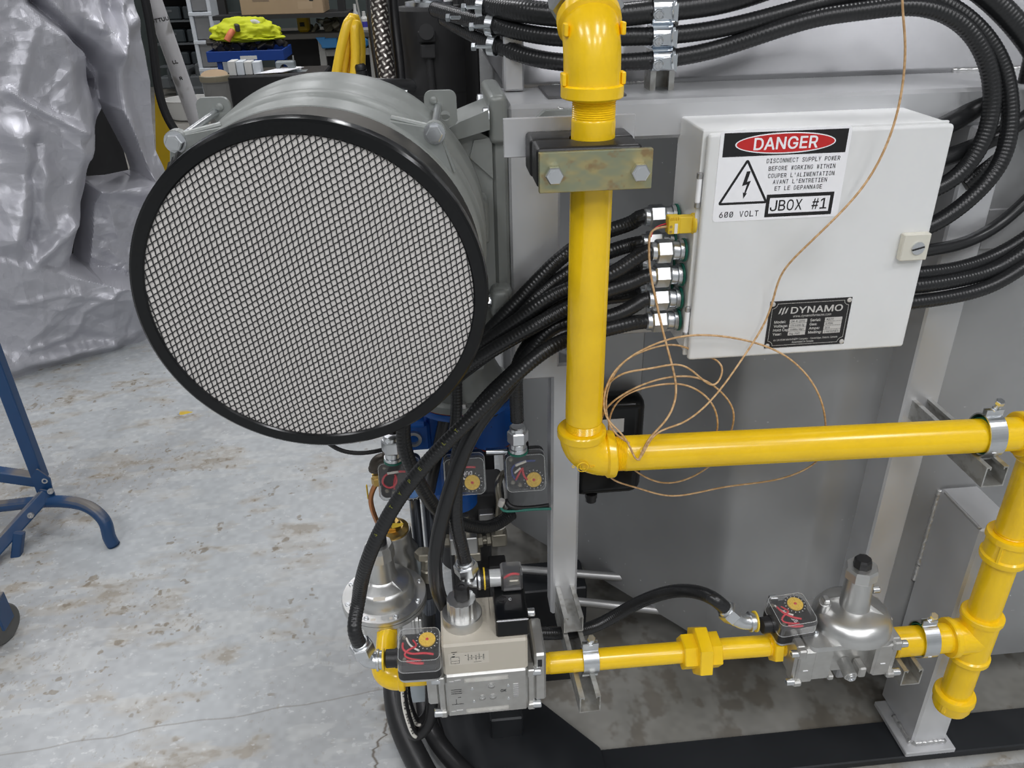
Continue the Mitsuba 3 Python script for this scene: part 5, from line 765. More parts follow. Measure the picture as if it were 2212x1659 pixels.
# ======== hoses on the floor at the left corner
solo('floor_hose', tube([AZ(852, 1470, .06), AZ(858, 1530, .05), AZ(876, 1590, .045), AZ(905, 1650, .045), AZ(945, 1720, .045), AZ(1010, 1800, .045)], .030, 20), 'rubber', 'thick black rubber hose on the floor at the lower left corner of the machine', 'hose', None, True)
solo('floor_hose', tube([AZ(915, 1500, .055), AZ(925, 1560, .05), AZ(955, 1615, .045), AZ(1005, 1670, .045), AZ(1060, 1720, .045), AZ(1140, 1790, .045)], .022, 18), 'rubber', 'black rubber hose on the floor just inside the thick one', 'hose', None, True)
for j, (lab, P, tx, s0) in enumerate((('black printed hose bent in a loop under the yellow elbow, inner one', [(872, 1440, 1.27), (874, 1490, 1.25), (884, 1535, 1.24), (903, 1562, 1.235), (922, 1545, 1.24), (930, 1490, 1.26), (931, 1430, 1.28)], '35 038 19 TYPE', 0), ('black printed hose bent in a loop under the yellow elbow, outer one', [(866, 1440, 1.225), (868, 1510, 1.215), (880, 1560, 1.21), (900, 1588, 1.21), (922, 1570, 1.215), (934, 1510, 1.235), (936, 1430, 1.26)], '19 MPa 3600 PSI', 0))):
    hk = thing('hydraulic_hose', lab, 'hose'); Q = [AY(*p) for p in P]; part(hk, 'jacket', tube(Q, .0125, 16, .005), 'rubber', True)
    q, w = spline(Q, .002); 
    i0, i1 = int(.12 * len(q)), int(.52 * len(q)); band = q[i0:i1] + unit((.25, -.85, .45)) * .0109; part(hk, 'print_band', tube(band[::2], .0042, 8, raw=True), 'wire_white', True)
    ms = []
    for n_, ch in enumerate(tx):
        ii = int(i0 + (i1 - i0) * (.12 + .8 * n_ / len(tx)))
        if ch != ' ': t_ = unit(q[ii + 2] - q[ii - 2]); g_ = text(ch, .0055, .0040, .0004, True); ms.append(put(g_, q[ii] + unit((.25, -.85, .45)) * .0152 - t_ * .002, unit((.25, -.85, .45)), t_))
    part(hk, 'print', cat(*ms), 'ink', False)
# ======== blue folding stand at the left
bs_ = thing('tube_stand', 'dusty blue steel stand with bolted legs and a caster at the left edge', 'stand')
def tb(name, P, r=.0155, mt='blue_stand'): return part(bs_, name, tube(P, r, 14, .01), mt, True)
YS = 2.35
j1, j2 = AY(97, 1030, 2.40), AY(108, 1058, 2.38)
def sq(name, a, b, w=.042): 
    a, b = np.array(a), np.array(b); d = unit(b - a); return part(bs_, name, prism(rrect(w, w, .006), np.linalg.norm(b - a), a, d, np.cross(d, [0, 1, 0])), 'blue_stand', 25)
sq('upright', AY(-60, 640, 2.44), AY(88, 1032, 2.41)); sq('side_bar', AY(-60, 1016, 2.44), AY(98, 1038, 2.42)); sq('lower_bar', AY(-40, 1220, 2.14), AY(100, 1066, 2.36)); sq('lower_bar', AY(-60, 1385, 2.02), AY(52, 1236, 2.18))
foot = AZ(246, 1178, 0.0); arc_ = [AY(-60, 1100, 2.40), AY(30, 1090, 2.38), AY(110, 1083, 2.34), AY(160, 1086, 2.30), AY(200, 1100, 2.26), AY(228, 1130, 2.23), foot + [-.008, .004, .035], foot + [0, 0, .0]]
tb('foot_leg', arc_, .0205)
part(bs_, 'hinge_plate', prism(Polygon([(-.02, -.03), (.02, -.035), (.026, .02), (.0, .055), (-.02, .03)]).buffer(.006), .006, j1 + [0, -.026, -.01], (0, -1, 0), (1, 0, 0)), 'blue_stand'); part(bs_, 'hinge_plate', prism(Polygon([(-.02, -.03), (.02, -.03), (.024, .02), (-.01, .03)]).buffer(.006), .006, j2 + [0, -.030, -.01], (0, -1, 0), (1, 0, 0)), 'blue_stand')
for p in ((98, 1037, 2.375), (110, 1060, 2.345), (67, 1112, 2.28), (53, 1236, 2.15)): part(bs_, 'bolt', sockbolt(AY(*p), (.2, -1, .2), .010, .010), 'steel', 25)
sq('drop_bar', AY(42, 1150, 2.225), AY(26, 1290, 2.17), .03); cw = thing('caster', 'grey caster wheel at the left edge below the blue stand', 'caster'); wc = AZ(14, 1394, .0) + [-.01, .02, .062]; part(cw, 'wheel', lathe([(.050, -.013), (.058, -.012), (.062, -.006), (.062, .006), (.058, .012), (.050, .013)], 36, wc, (.92, -.38, 0)), 'rubber_grey', 30); pr('rubber_grey', (0.10, 0.10, 0.095), .6); part(cw, 'hub', lathe([(.042, -.011), (.042, .011)], 30, wc, (.92, -.38, 0)), 'plate_silver'); part(cw, 'fork', cat(bx(wc + [-.03, -.03, .0], wc + [-.022, .03, .09], .002), bx(wc + [.022, -.03, .0], wc + [.03, .03, .09], .002), bx(wc + [-.03, -.03, .088], wc + [.03, .03, .096], .002)), 'blue_stand')
# ======== the silver tarp over a machine at the left
tP = np.array([-2.074, 3.531, 0]); tD = unit(AZ(300, 740, 0) - AZ(20, 820, 0)); tN = np.array([tD[1], -tD[0], 0.])
def sp(x, y): r = ray(x, y); t = np.dot(tP - EYE, tN) / np.dot(r, tN); p = EYE + r * t; return np.array([np.dot(p - tP, tD), p[2]])
def make_tarp():
    ns, nz = 300, 330; s = np.linspace(-1.0, .95, ns); z = np.linspace(0.0, 1.85, nz); S, Z = np.meshgrid(s, z)
    qe = np.array([sp(*p) for p in ((298, -60), (306, 0), (325, 110), (338, 220), (345, 290), (352, 330), (395, 430), (420, 600), (430, 800))]); oe = np.argsort(qe[:, 1]); xe = np.interp(Z, qe[oe, 1], qe[oe, 0]); S = -1.0 + (S + 1.0) / 1.95 * (xe + 1.0)
    def xline(pts): q = np.array([sp(*p) for p in pts]); o = np.argsort(q[:, 1]); return np.interp(Z, q[o, 1], q[o, 0])
    def yline(pts): q = np.array([sp(*p) for p in pts]); o = np.argsort(q[:, 0]); return np.interp(S, q[o, 0], q[o, 1])
    ss = lambda a, b, x: (lambda t: t * t * (3 - 2 * t))(np.clip((x - a) / (b - a), 0, 1))
    def segd(pts):
        d = np.full(S.shape, 9.0); q = [sp(*p) for p in pts]
        for a, b in zip(q[:-1], q[1:]):
            ab = b - a; t = np.clip(((S - a[0]) * ab[0] + (Z - a[1]) * ab[1]) / (ab @ ab), 0, 1); d = np.minimum(d, np.hypot(S - a[0] - t * ab[0], Z - a[1] - t * ab[1]))
        return d
    P3 = np.stack([S, Z, 0 * S], -1)
    wob = .05 * (meshkit.fbm(P3 * 3.0, 3, 3) - .5)
    xr = xline([(90, -60), (105, 20), (140, 130), (158, 230), (160, 300), (138, 420), (134, 480), (120, 560)]) + wob * .5
    left = 1 - ss(-.02, .13, S - xr)
    yb = yline([(-200, 510), (0, 540), (150, 578), (280, 603), (420, 640)]) + wob * .3; low = 1 - ss(-.02, .02, Z - yb)
    h = -.10 + .24 * left * (1 - low) + .27 * low * (.30 + .70 * ss(-.1, 1.15, Z / np.maximum(yb, .1)))
    for pts, A, w in ([(60, 0), (130, 60), (205, 112), (232, 160), (243, 225)], -.13, .022), ([(165, 20), (250, 85), (265, 112)], .08, .07), ([(255, 110), (270, 70), (300, 45)], .06, .035), ([(0, 190), (60, 225), (165, 275)], .035, .02), ([(28, 40), (50, 60), (20, 180)], .025, .03), ([(20, 280), (55, 360), (30, 440), (0, 490)], .10, .07), ([(52, 300), (50, 430), (45, 500)], -.06, .03), ([(140, 470), (60, 545)], .05, .03), ([(215, 405), (270, 410), (330, 420)], .10, .05), ([(245, 120), (262, 200), (300, 330), (330, 400)], .09, .05), ([(180, 120), (190, 230), (180, 330)], .05, .03), ([(20, 640), (130, 615), (330, 640)], .015, .02), ([(60, 745), (150, 720), (165, 660), (240, 600)], .022, .02), ([(170, 700), (240, 715), (300, 735)], .02, .03), ([(0, 770), (100, 765), (240, 740)], .03, .04), ([(265, 90), (275, 10)], .05, .02), ([(225, 0), (215, 60)], .04, .03):
        h += A * np.exp(-(segd(pts) / w) ** 2)
    cav = Polygon([sp(*p) for p in ((205, 285), (240, 222), (266, 240), (322, 350), (336, 395), (268, 410), (216, 414), (209, 520), (203, 596), (140, 572), (170, 470), (186, 380))])
    from shapely import contains_xy, distance, points
    inside = contains_xy(cav, S, Z); dd = distance(points(S, Z), cav.exterior); h -= .30 * np.where(inside, ss(0, .035, dd), 0)
    cav2 = Polygon([sp(*p) for p in ((186, 132), (232, 175), (238, 205), (205, 225))]); h -= .16 * np.where(contains_xy(cav2, S, Z), ss(0, .03, distance(points(S, Z), cav2.exterior)), 0)
    for f, A, sd in ((3.2, .050, 1), (7, .018, 2), (15, .006, 5), (36, .002, 7)):
        n = meshkit.noise(P3 * [f, f * .75, 1], sd) - .5; n2 = meshkit.noise(P3 * [f * 1.3, f, 1] + 7, sd + 20) - .5; h += A * (1 - 2 * np.abs(n) * 2) * .5 + A * .4 * (1 - np.abs(n2) * 4) * .5
    rt = np.random.default_rng(21)
    for _ in range(420):      # sharp straight creases
        c = np.array([rt.uniform(-1, .95), rt.uniform(0, 1.8)]); a = rt.uniform(0, np.pi); L = rt.uniform(.06, .38); e = np.array([math.cos(a), math.sin(a)]) * L; t = np.clip(((S - c[0]) * e[0] + (Z - c[1]) * e[1]) / L ** 2, -1, 1)
        d = np.hypot(S - c[0] - t * e[0], Z - c[1] - t * e[1]); w = rt.uniform(.012, .07); h += rt.choice([-1, 1, 1]) * w * rt.uniform(.10, .26) * np.clip(1 - d / w, 0, 1) * (1 - np.abs(t) ** 2)
    h += .035 * np.exp(-(segd([(-60, 800), (60, 782), (150, 762), (240, 742)]) / .035) ** 2)
    h *= ss(-.02, .06, Z) * .5 + .5
    import shapely
    hole = cav.buffer(-.022, quad_segs=4); hole = max(getattr(hole, 'geoms', [hole]), key=lambda g: g.area); hin = contains_xy(hole, S, Z); i, j = np.meshgrid(np.arange(nz - 1), np.arange(ns - 1), indexing='ij'); ok = ~(hin[:-1, :-1] & hin[1:, 1:] & hin[1:, :-1] & hin[:-1, 1:])
    ext = hole.exterior; pr_ = shapely.line_interpolate_point(ext, shapely.line_locate_point(ext, points(S[hin], Z[hin]))); S = S.copy(); Z = Z.copy(); S[hin] = shapely.get_x(pr_); Z[hin] = shapely.get_y(pr_); h[hin] = h[~hin & (dd < .05)].min() if (~hin & (dd < .05)).any() else -.4
    pos = tP + S[..., None] * tD + Z[..., None] * np.array([0, 0, 1.]) + h[..., None] * tN
    F = np.stack([i * ns + j, i * ns + j + 1, (i + 1) * ns + j + 1, (i + 1) * ns + j], -1)[ok]
    m = trimesh.Trimesh(pos.reshape(-1, 3), np.vstack([F[:, [0, 1, 2]], F[:, [0, 2, 3]]]), process=False); m.remove_unreferenced_vertices(); return m
solo('tarp', make_tarp(), 'tarp_silver', 'crumpled silver tarpaulin draped over a machine at the left', 'tarp', None, False)
pr('tarp_silver', (0.50, 0.50, 0.54), 0.42, 0.4)
solo('tarp_core', prism([tuple((tP + tD * a + tN * b)[:2]) for a, b in ((-.9, -.55), (sp(345, 300)[0] - .03, -.55), (sp(345, 300)[0] - .25, -1.6), (-.9, -1.6))], 1.9), 'hyd_black', 'dark machine hidden behind the silver tarpaulin', 'machine')
# ======== far end of the workshop
yf = thing('yellow_frame', 'yellow steel frame standing between the tarpaulin and the white tube', 'frame')
a = [AY(*p) for p in ((312, -40, 4.5), (322, 60, 4.5), (336, 150, 4.5), (352, 235, 4.5))]
pr('yellow_worn', (0.50, 0.33, 0.01), .45)
part(yf, 'bar', cat(*[cyl(p, q_, .012, 8) for p, q_ in zip(a[:-1], a[1:])]), 'yellow_worn')
pp_ = [AY(*p, 4.55) for p in ((334, 195), (346, 205), (372, 280), (390, 330), (368, 372), (338, 372))]; pan = Polygon([(p[0], p[2]) for p in pp_]); part(yf, 'panel', prism(pan, .05, (0, 4.6, 0), (0, -1, 0), (1, 0, 0)), 'yellow_worn')
solo('rubber_hose', tube([AY(305, -40, 4.4), AY(325, 60, 4.4), AY(334, 130, 4.4), AY(345, 205, 4.4), AY(366, 262, 4.4), AY(395, 305, 4.4)], .021, 12), 'rubber', 'thick black hose hanging against the yellow frame', 'hose', None, True)
t0, t1 = AY(320, -30, 4.9), AY(424, 262, 5.3); d_ = unit(t1 - t0); t1 = t1 + d_ * (t1[2] / -d_[2] - .02); tu = thing('cardboard_tube', 'white leaning tube with black print and scuffs', 'tube')
pr('tube_white', proc(lambda p, n, uv: mix([0.66, 0.65, 0.67], [0.30, 0.29, 0.28], 0.8 * smoothstep(0.64, 0.72, fbm(p.x * 9, p.y * 9, p.z * 5)))), .5)
part(tu, 'shell', cyl(t0, t1, .047, 28), 'tube_white')
for px_, py_, wd in ((335, 27, 'JTTUU'), (388, 148, 'LL'), (398, 196, 'R')):
    o = AY(px_, py_, 5.0); ax = t0 + d_ * np.dot(o - t0, d_); out = unit(EYE - ax - d_ * np.dot(EYE - ax, d_)); m = text(wd, .020, None, .003, True); m.apply_translation([-m.bounds[1][0] / 2, -.010, 0]); up = np.cross(d_, out)
    part(tu, 'print', put(m, ax + out * .0462, out, -up), 'ink', False)
wb = AZ(418, 262, 0.0); solo('plastic_tub', lathe([(.20, .0), (.24, .02), (.30, .22), (.32, .24), (.29, .24), (.22, .03), (.001, .02)], 30, (wb[0] - .05, wb[1] + .2, .0), (-.0, -.0, 1), close=False), 'tub_white', 'white plastic tub behind the foot of the leaning tube', 'tub'); pr('tub_white', (0.60, 0.60, 0.58), .5)
# white drawer tower
lt_ = thing('drawer_tower', 'tall white plastic tower with grey drawers in the background', 'drawer unit'); YD = 11.6
def quad(x0, y0, x1, y1, Y, dep, c=.0): a, b = AY(x0, y0, Y), AY(x1, y1, Y); return bx((a[0], Y, min(a[2], b[2])), (b[0], Y + dep, max(a[2], b[2])), c)
xl, xr_, zb_, zt_ = float(AY(420, 100, YD)[0]), float(AY(470, 100, YD)[0]), 0.0, 2.0
pr('frame_white', (0.62, 0.66, 0.70), .45); pr('drawer_grey', (0.20, 0.205, 0.21), .4)
part(lt_, 'stile', bx((xl, YD, 0), (xl + .05, YD + .4, zt_), .01), 'frame_white'); part(lt_, 'stile', bx((xr_ - .05, YD, .35), (xr_, YD + .4, zt_), .01), 'frame_white')
for i in range(5):
    z = .42 + i * .335; part(lt_, 'rail', bx((xl, YD - .01, z), (xr_, YD + .02, z + .045), .006), 'frame_white'); part(lt_, 'drawer', bx((xl + .05, YD + .03, z + .05), (xr_ - .05, YD + .38, z + .33), .01), 'drawer_grey')
# blue rack behind it
br_ = thing('blue_rack', 'blue slotted rack upright behind the white drawer tower', 'rack'); x = float(AY(482, 30, 12.6)[0]); part(br_, 'upright', bx((x - .06, 12.6, 0), (x + .05, 12.7, 2.6)), 'blue_paint')
for z in np.arange(.9, 2.5, .12): part(br_, 'slot', bx((x - .03, 12.595, z), (x + .02, 12.602, z + .05)), 'ink', False)
# dark shelving with bins, left
sh = thing('shelf_rack', 'dark shelving rack with dim bins behind the leaning tube', 'shelf'); xa, xb = float(AY(345, 60, 12.9)[0]), float(AY(425, 60, 12.9)[0]); pr('bin_dark', (0.035, 0.045, 0.05), .5); pr('bin_grey', (0.10, 0.11, 0.115), .5)
part(sh, 'back', bx((xa - .1, 13.3, 0), (xb + .3, 13.35, 2.6)), 'hyd_black')
for i in range(7):
    z = .35 + i * .30; part(sh, 'shelf', bx((xa - .1, 12.85, z), (xb + .3, 13.3, z + .025)), 'bin_grey')
    for j in range(2):
        b = thing('storage_bin', f'dim grey bin on the dark rack, {("lowest", "second", "third", "fourth", "fifth", "sixth", "top")[i]} row, {"left" if j == 0 else "right"} one', 'bin', None); part(b, 'tub', bx((xa + j * .36, 12.88, z + .026), (xa + j * .36 + .33, 13.25, z + .20), .02), 'bin_dark'); part(b, 'tag', bx((xa + j * .36 + .10, 12.872, z + .13), (xa + j * .36 + .22, 12.881, z + .16)), 'bin_grey', False)
solo('metal_scrap', cat(*[bx(np.array([xa + rng.random() * .6, 12.4 + rng.random() * .3, rng.random() * .35]) - .06, np.array([xa + rng.random() * .6, 12.5 + rng.random() * .3, rng.random() * .4]) + .06, .02) for _ in range(14)]), 'bin_grey', 'heap of grey scrap parts on the floor under the dark rack', 'scrap'); labels['metal_scrap']['kind'] = 'stuff'
# bench along the back
bn_ = thing('workbench', 'dark topped workbench along the far wall', 'workbench'); YB = 9.6; z0 = float(AY(700, 76, YB)[2]); x0, x1 = float(AY(560, 76, YB)[0]), float(AY(880, 76, YB)[0]); pr('bench_top', (0.09, 0.085, 0.075), .6); pr('leg_grey', (0.33, 0.33, 0.31), .5)
part(bn_, 'top', bx((x0, YB, z0 - .035), (x1, YB + .9, z0 + .02), .006), 'bench_top'); part(bn_, 'back_panel', bx((x0, YB + .7, 0), (x1, YB + .72, z0 - .04)), 'hyd_black')
for px_ in (698, 806): p = AY(px_, 130, YB); part(bn_, 'leg', bx((p[0] - .035, YB + .02, 0), (p[0] + .035, YB + .09, z0 - .036), .004), 'leg_grey')
p, q_ = AY(698, 112, YB), AY(806, 112, YB); part(bn_, 'rail', bx((p[0], YB + .03, p[2] - .05), (q_[0], YB + .08, p[2] + .02), .004), 'leg_grey')
vi = thing('vise', 'blue bench vise part hanging under the edge of the workbench', 'vise'); a_, b_ = AY(692, 84, 9.5), AY(730, 104, 9.5); part(vi, 'jaw', bx((a_[0], 9.5, b_[2]), (b_[0], 9.6, a_[2]), .01), 'vise_blue'); part(vi, 'body', bx((b_[0] + .01, 9.5, b_[2]), (float(AY(795, 95, 9.5)[0]), 9.59, a_[2] - .01), .02), 'vise_blue'); part(vi, 'wing', prism([(0, 0), (-.07, .10), (.03, .10)], .06, (a_[0] + .02, 9.56, b_[2] + .01), (0, -1, 0), (1, 0, 0)), 'vise_blue'); pr('vise_blue', (0.03, 0.16, 0.36), .45)
def junk(name, label, cx, cy, Y, n, spread, size, mats, seed, cat_='scrap'):
    r = np.random.default_rng(seed); c = AY(cx, cy, Y); ms = []
    for i in range(n):
        o = c + r.normal(0, 1, 3) * spread; o[2] = c[2] + abs(o[2] - c[2]) * (1 - abs(o[0] - c[0]) / (spread[0] * 3)); s = size * (.5 + r.random(3)); m = rbox(-s / 2, s / 2, .25 * s.min(), 6) if i % 3 else cyl([0, 0, -s[2] / 2], [0, 0, s[2] / 2], s[0] / 3, 10); ms.append(put(m, o, r.normal(0, 1, 3)))
    k = thing(name, label, cat_); scene[k] = mikit.ply(cat(*ms), mats, smooth=25); labels[k]['kind'] = 'stuff'
junk('tool_heap', 'heap of drab tools and parts on the workbench left of the yellow cord', 715, 63, 9.9, 30, np.array([.12, .06, .06]), np.array([.12, .06, .05]), 'tool_drab', 3); pr('tool_drab', (0.20, 0.18, 0.13), .45)
a_ = AY(703, 48, 9.85); solo('plastic_tool', bx(a_ + [-.07, 0, -.02], a_ + [.06, .05, .025], .012), 'tub_white', 'white plastic tool lying on the drab heap on the workbench', 'tool')
solo('pipe_offcut', cyl(AY(724, 32, 9.9), AY(738, 46, 9.9), .022, 14), 'leg_grey', 'short pale pipe sticking out of the heap on the workbench', 'pipe')
for lab, px_, top, bot, r_, mt in (('white spray bottle at the right end of the workbench', 772, 18, 74, .04, 'tub_white'), ('white can with blue label on the workbench behind the yellow cord', 790, 34, 74, .045, 'tub_white')):
    b = thing('bottle', lab, 'bottle'); u_, l_ = AY(px_, top, 9.9), AY(px_, bot, 9.9); H_ = u_[2] - l_[2]; part(b, 'body', lathe([(r_, 0), (r_, H_ * .6), (r_ * .45, H_ * .75), (r_ * .4, H_)], 18, (l_[0], 9.9, z0 + .02)), mt)
    part(b, 'label_band', lathe([(r_ * 1.01, 0), (r_ * 1.01, H_ * .3)], 18, (l_[0], 9.9, z0 + .02 + H_ * .15), close=False), 'label_blue' if px_ > 780 else 'leg_grey')
pr('label_blue', (0.05, 0.05, 0.35), .4)
solo('thin_rod', cyl(AY(766, -20, 9.4), AY(782, 60, 9.4), .012, 8), 'leg_grey', 'thin pale rod leaning above the workbench', 'rod')
cb = thing('cardboard_box', 'brown cardboard box on a shelf above the workbench', 'box'); Yc = 9.4; a_, b_ = AY(522, 31, Yc), AY(700, 31, Yc); pr('cardboard', proc(lambda p, n, uv: mix([0.40, 0.29, 0.185], [0.35, 0.25, 0.155], fbm(p.x * 8, p.y * 8, p.z * 3))), .75); pr('cardboard_dark', (0.22, 0.16, 0.11), .75)
part(cb, 'carton', bx((a_[0], Yc, a_[2] - .01), (b_[0], Yc + .6, a_[2] + .75), .004), 'cardboard', False); m_ = AY(562, 2, Yc); part(cb, 'print', bx((m_[0] - .08, Yc - .001, m_[2] - .01), (m_[0] + .09, Yc + .002, m_[2] + .10)), 'cardboard_dark', False); m_ = AY(672, 0, Yc); part(cb, 'handle_slot', bx((m_[0] - .02, Yc - .001, m_[2] - .01), (m_[0] + .02, Yc + .002, m_[2] + .03)), 'ink', False); m_ = AY(660, 12, Yc); part(cb, 'tape', bx((m_[0] - .08, Yc - .001, m_[2] - .03), (m_[0] + .07, Yc + .002, m_[2] + .04)), 'cardboard_tape', False); pr('cardboard_tape', (0.42, 0.31, 0.2), .45)
s_ = thing('wall_shelf', 'dark shelf carrying the cardboard box', 'shelf'); part(s_, 'board', bx((a_[0] - .3, Yc - .02, a_[2] - .05), (b_[0] + .25, Yc + .7, a_[2] - .011)), 'hyd_black'); part(s_, 'upright', bx((b_[0] + .12, Yc + .3, 0), (b_[0] + .2, Yc + .4, 2.4)), 'hyd_black'); part(s_, 'upright', bx((a_[0] - .3, Yc + .3, 0), (a_[0] - .22, Yc + .4, 2.4)), 'hyd_black')
yk = thing('tool_case', 'yellow power tool case under the cardboard box', 'case'); a_, b_ = AY(640, 40, 9.8), AY(668, 64, 9.8); part(yk, 'shell', bx((a_[0], 9.8, z0 + .021), (b_[0], 10.0, z0 + .021 + a_[2] - b_[2] + .06), .02), 'yellow_worn'); part(yk, 'latch', bx((a_[0] + .03, 9.79, z0 + .08), (a_[0] + .08, 9.802, z0 + .12)), 'ink', False)
solo('cabinet', bx((float(AY(840, 40, 11)[0]), 11.0, 0), (float(AY(870, 40, 11)[0]), 11.2, 2.2)), 'hyd_black', 'dark cabinet behind the braided hose', 'cabinet')
# blue tray cart with scrap and the safety jacket
tc = thing('tray_cart', 'blue steel tray cart loaded with scrap in the background', 'cart'); YT = 8.6; a_, b_ = AY(446, 121, YT), AY(612, 113, YT); zt2 = (a_[2] + b_[2]) / 2; pr('cart_blue', (0.008, 0.045, 0.24), .4)
tray = cut(bx((a_[0], YT, zt2 - .065), (b_[0], YT + .55, zt2 + .03), .004), bx((a_[0] + .015, YT + .015, zt2 - .05), (b_[0] - .015, YT + .535, zt2 + .1))); part(tc, 'tray', tray, 'cart_blue', False)
for x in (a_[0] + .08, b_[0] - .1):
    for y in (YT + .03, YT + .5): part(tc, 'leg', bx((x, y, 0), (x + .045, y + .03, zt2 - .06)), 'cart_blue', False)
part(tc, 'sticker', bx(AY(518, 121, YT - .002), AY(556, 128, YT + .003)), 'tub_white', False)
junk('metal_scrap', 'heap of dark metal scrap in the blue tray', 530, 100, YT + .28, 60, np.array([.21, .08, .07]), np.array([.10, .07, .06]), 'scrap_dark', 5); pr('scrap_dark', (0.07, 0.065, 0.06), .35, .6)
def jacket():
    m = trimesh.creation.icosphere(4, 1.0); v = m.vertices; r = np.random.default_rng(4); n = meshkit.fbm(v * 2.2 + 3, 4, 11) - .5; fold = np.abs(meshkit.noise(v * [5, 3, 5], 12) - .5)
    v = v * (1 + .5 * n[:, None] - .35 * fold[:, None]); v[:, 2] = np.where(v[:, 2] < 0, v[:, 2] * .35, v[:, 2]); c = AY(533, 78, YT + .25); m.vertices = v * [.36, .22, .17] + [c[0], YT + .27, c[2]]; return m
jk = thing('safety_jacket', 'crumpled bright yellow safety jacket on the scrap in the blue tray', 'jacket'); pr('hi_vis', (0.55, 0.60, 0.012), .7, sheen=.3); part(jk, 'fabric', jacket(), 'hi_vis', True); c = AY(545, 52, YT); pr('strip_orange', (0.75, 0.22, 0.10), .5)
part(jk, 'reflective_strip', tube([AY(490, 88, YT + .02), AY(496, 76, YT + .03), AY(503, 66, YT + .06)], .030, 8), 'strip_orange', True); part(jk, 'reflective_strip', tube([AY(540, 49, YT + .2), AY(552, 47, YT + .2), AY(560, 52, YT + .2)], .022, 8), 'tub_white', True)
# bins and papers nearer by
tb_ = thing('trash_bin', 'grey round trash bin with brown flap lid in the background', 'bin'); YR2 = 8.0; c = AY(466, 178, YR2); w_ = float(AY(497, 178, YR2)[0] - AY(436, 178, YR2)[0]) / 2; part(tb_, 'barrel', lathe([(w_ * .78, 0), (w_ * .95, c[2]), (w_ * 1.05, c[2] + .01), (w_ * 1.05, c[2] + .05), (w_ * .95, c[2] + .05), (w_ * .9, c[2] - .1)], 28, (c[0], YR2, 0), close=False), 'bin_grey2'); pr('bin_grey2', (0.17, 0.17, 0.165), .5); part(tb_, 'lid', prism(Point(0, 0).buffer(w_ * .95), .012, (c[0], YR2, c[2] + .055), (.05, -.3, 1)), 'cardboard'); part(tb_, 'rim', lathe([(w_ * 1.03, 0), (w_ * 1.08, .01), (w_ * 1.08, .05), (w_ * .98, .055)], 28, (c[0], YR2, c[2] + .01), close=False), 'tool_drab')
kb_ = thing('black_bin', 'black box with papers standing in it left of the blower top', 'box'); Yk = 6.2; a_, b_ = AY(491, 166, Yk), AY(700, 166, Yk); part(kb_, 'box', bx((a_[0], Yk, 0), (b_[0], Yk + .5, a_[2]), .01), 'ink')
pa = thing('paper_stack', 'white papers lying on the black box', 'paper'); pts_ = [AY(*p, Yk + .05) for p in ((492, 142), (542, 142), (545, 168), (494, 166))]
for i in range(4): x = pts_[0][0] + .055 * i; part(pa, 'sheet_pack', bx((x, Yk + .05 + .01 * i, a_[2] + .001), (x + .05, Yk + .2, a_[2] + .095 - .004 * i), .002), 'frame_white' if i % 2 else 'tub_white', False)
part(pa, 'sheet', prism([(0, 0), (.20, .02), (.34, .14), (.16, .13)], .004, (pts_[1][0] + .01, Yk + .06, a_[2] + .004), (0, -.15, 1)), 'white_label', False)
gm = thing('steel_bracket', 'grey steel clamp lying beside the papers', 'clamp'); c = AY(618, 147, Yk + .2); part(gm, 'body', cut(rbox(c + [-.07, -.03, -.05], c + [.07, .05, .05], .012), cyl(c + [-.01, -.1, .0], c + [-.01, .1, .0], .03, 20)), 'gm_grey', 30); pr('gm_grey', (0.25, 0.28, 0.29), .4, .4); part(gm, 'base', bx((c[0] - .09, c[1] - .05, a_[2] + .0005), (c[0] + .15, c[1] + .08, c[2] - .045), .004), 'gm_grey'); part(gm, 'bolt', cat(cyl(c + [.075, 0, -.01], c + [.11, 0, -.01], .02, 14), cyl(c + [.06, 0, .04], c + [.062, 0, .085], .006, 8)), 'zinc')
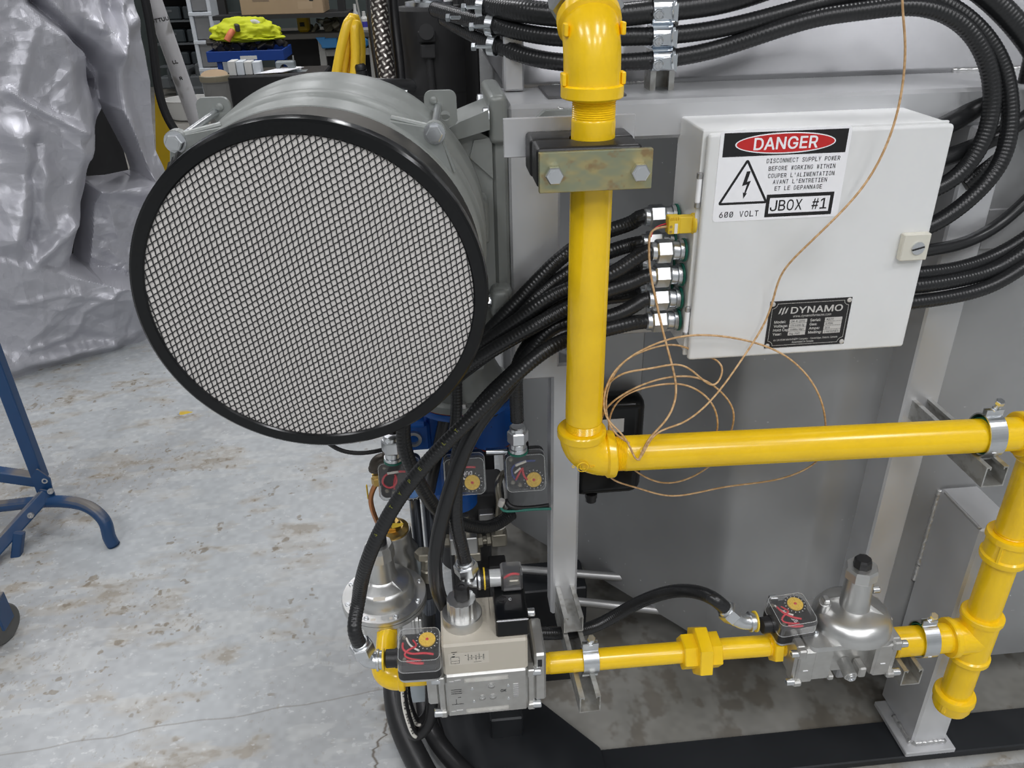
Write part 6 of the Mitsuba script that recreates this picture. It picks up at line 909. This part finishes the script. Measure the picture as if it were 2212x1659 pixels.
# right of the black cylinder
Yx = 8.4
cr = thing('crate', 'stacked black plastic crate between the cylinder and the furnace corner', 'crate'); a_, b_ = AY(1004, 105, Yx), AY(1075, 160, Yx); part(cr, 'tub', bx((a_[0], Yx, b_[2]), (b_[0], Yx + .5, a_[2]), .02), 'bin_dark'); part(cr, 'rim', bx((a_[0] - .02, Yx - .02, a_[2] - .05), (b_[0] + .02, Yx + .52, a_[2] + .0), .01), 'hyd_black')
cr2 = thing('crate', 'upper dark crate filled with parts above the other crate', 'crate'); a2, b2 = AY(1004, 60, Yx), AY(1070, 100, Yx); part(cr2, 'tub', bx((a2[0], Yx, b2[2] + .01), (b2[0], Yx + .5, a2[2] - .02), .02), 'scrap_dark'); junk('cloth_heap', 'heap of pale rags on the upper dark crate', 1022, 55, Yx + .2, 10, np.array([.08, .05, .05]), np.array([.2, .14, .1]), 'tool_pale', 8, 'rags'); pr('tool_pale', (0.33, 0.32, 0.27), .7)
pl_ = thing('pallet', 'wooden pallet under the black crates', 'pallet'); pr('wood', (0.33, 0.22, 0.11), .7)
zc_ = b_[2]; part(pl_, 'deck_board', bx((a_[0] - .1, Yx - .1, zc_ - .03), (b_[0] + .1, Yx + .7, zc_ - .001)), 'wood', False)
for x in (a_[0], (a_[0] + b_[0]) / 2, b_[0]): part(pl_, 'block', bx((x - .05, Yx - .1, zc_ - .18), (x + .05, Yx, zc_ - .031)), 'wood', False); part(pl_, 'foot', bx((x - .04, Yx - .08, 0), (x + .04, Yx - .02, zc_ - .181)), 'wood', False)
solo('board', cyl(AY(1006, 128, 7.9), AY(1006, 128, 7.9) + (AY(1050, 262, 7.4) - AY(1006, 128, 7.9)) * (AY(1006, 128, 7.9)[2] / (AY(1006, 128, 7.9)[2] - AY(1050, 262, 7.4)[2])), .055, 4), 'board_grey', 'pale board leaning between the black cylinder and the furnace corner', 'board', None, False); pr('board_grey', (0.32, 0.31, 0.28), .65)
bz_ = []
for lab, x0_, y0_, x1_, y1_ in (('upper wooden block behind the braided hose', 843, 40, 853, 68), ('lower wooden block behind the braided hose', 842, 73, 856, 90), ('small wooden block near the black cylinder', 852, 146, 864, 160)): b = AY(x0_, y0_, 9.25); q_ = AY(x1_, y1_, 9.25); bz_.append(float(q_[2])); solo('wood_block', bx((b[0], 9.25, q_[2]), (q_[0], 9.4, b[2]), .004), 'wood', lab, 'block', None, False)
rk = thing('storage_rack', 'dark storage rack behind the black cylinder', 'rack'); xa, xb = float(AY(842, 60, 9.2)[0]), float(AY(1080, 60, 9.2)[0]); 
for z in [.25] + [b - .03 for b in bz_]: part(rk, 'shelf', bx((xa, 9.2, z), (xb, 9.9, z + .03)), 'hyd_black', False)
for x in (xa, xb - .05): part(rk, 'upright', bx((x, 9.2, 0), (x + .05, 9.25, 2.4)), 'hyd_black', False)
part(rk, 'back', bx((xa, 9.95, 0), (xb, 9.97, 2.4)), 'hyd_black', False)
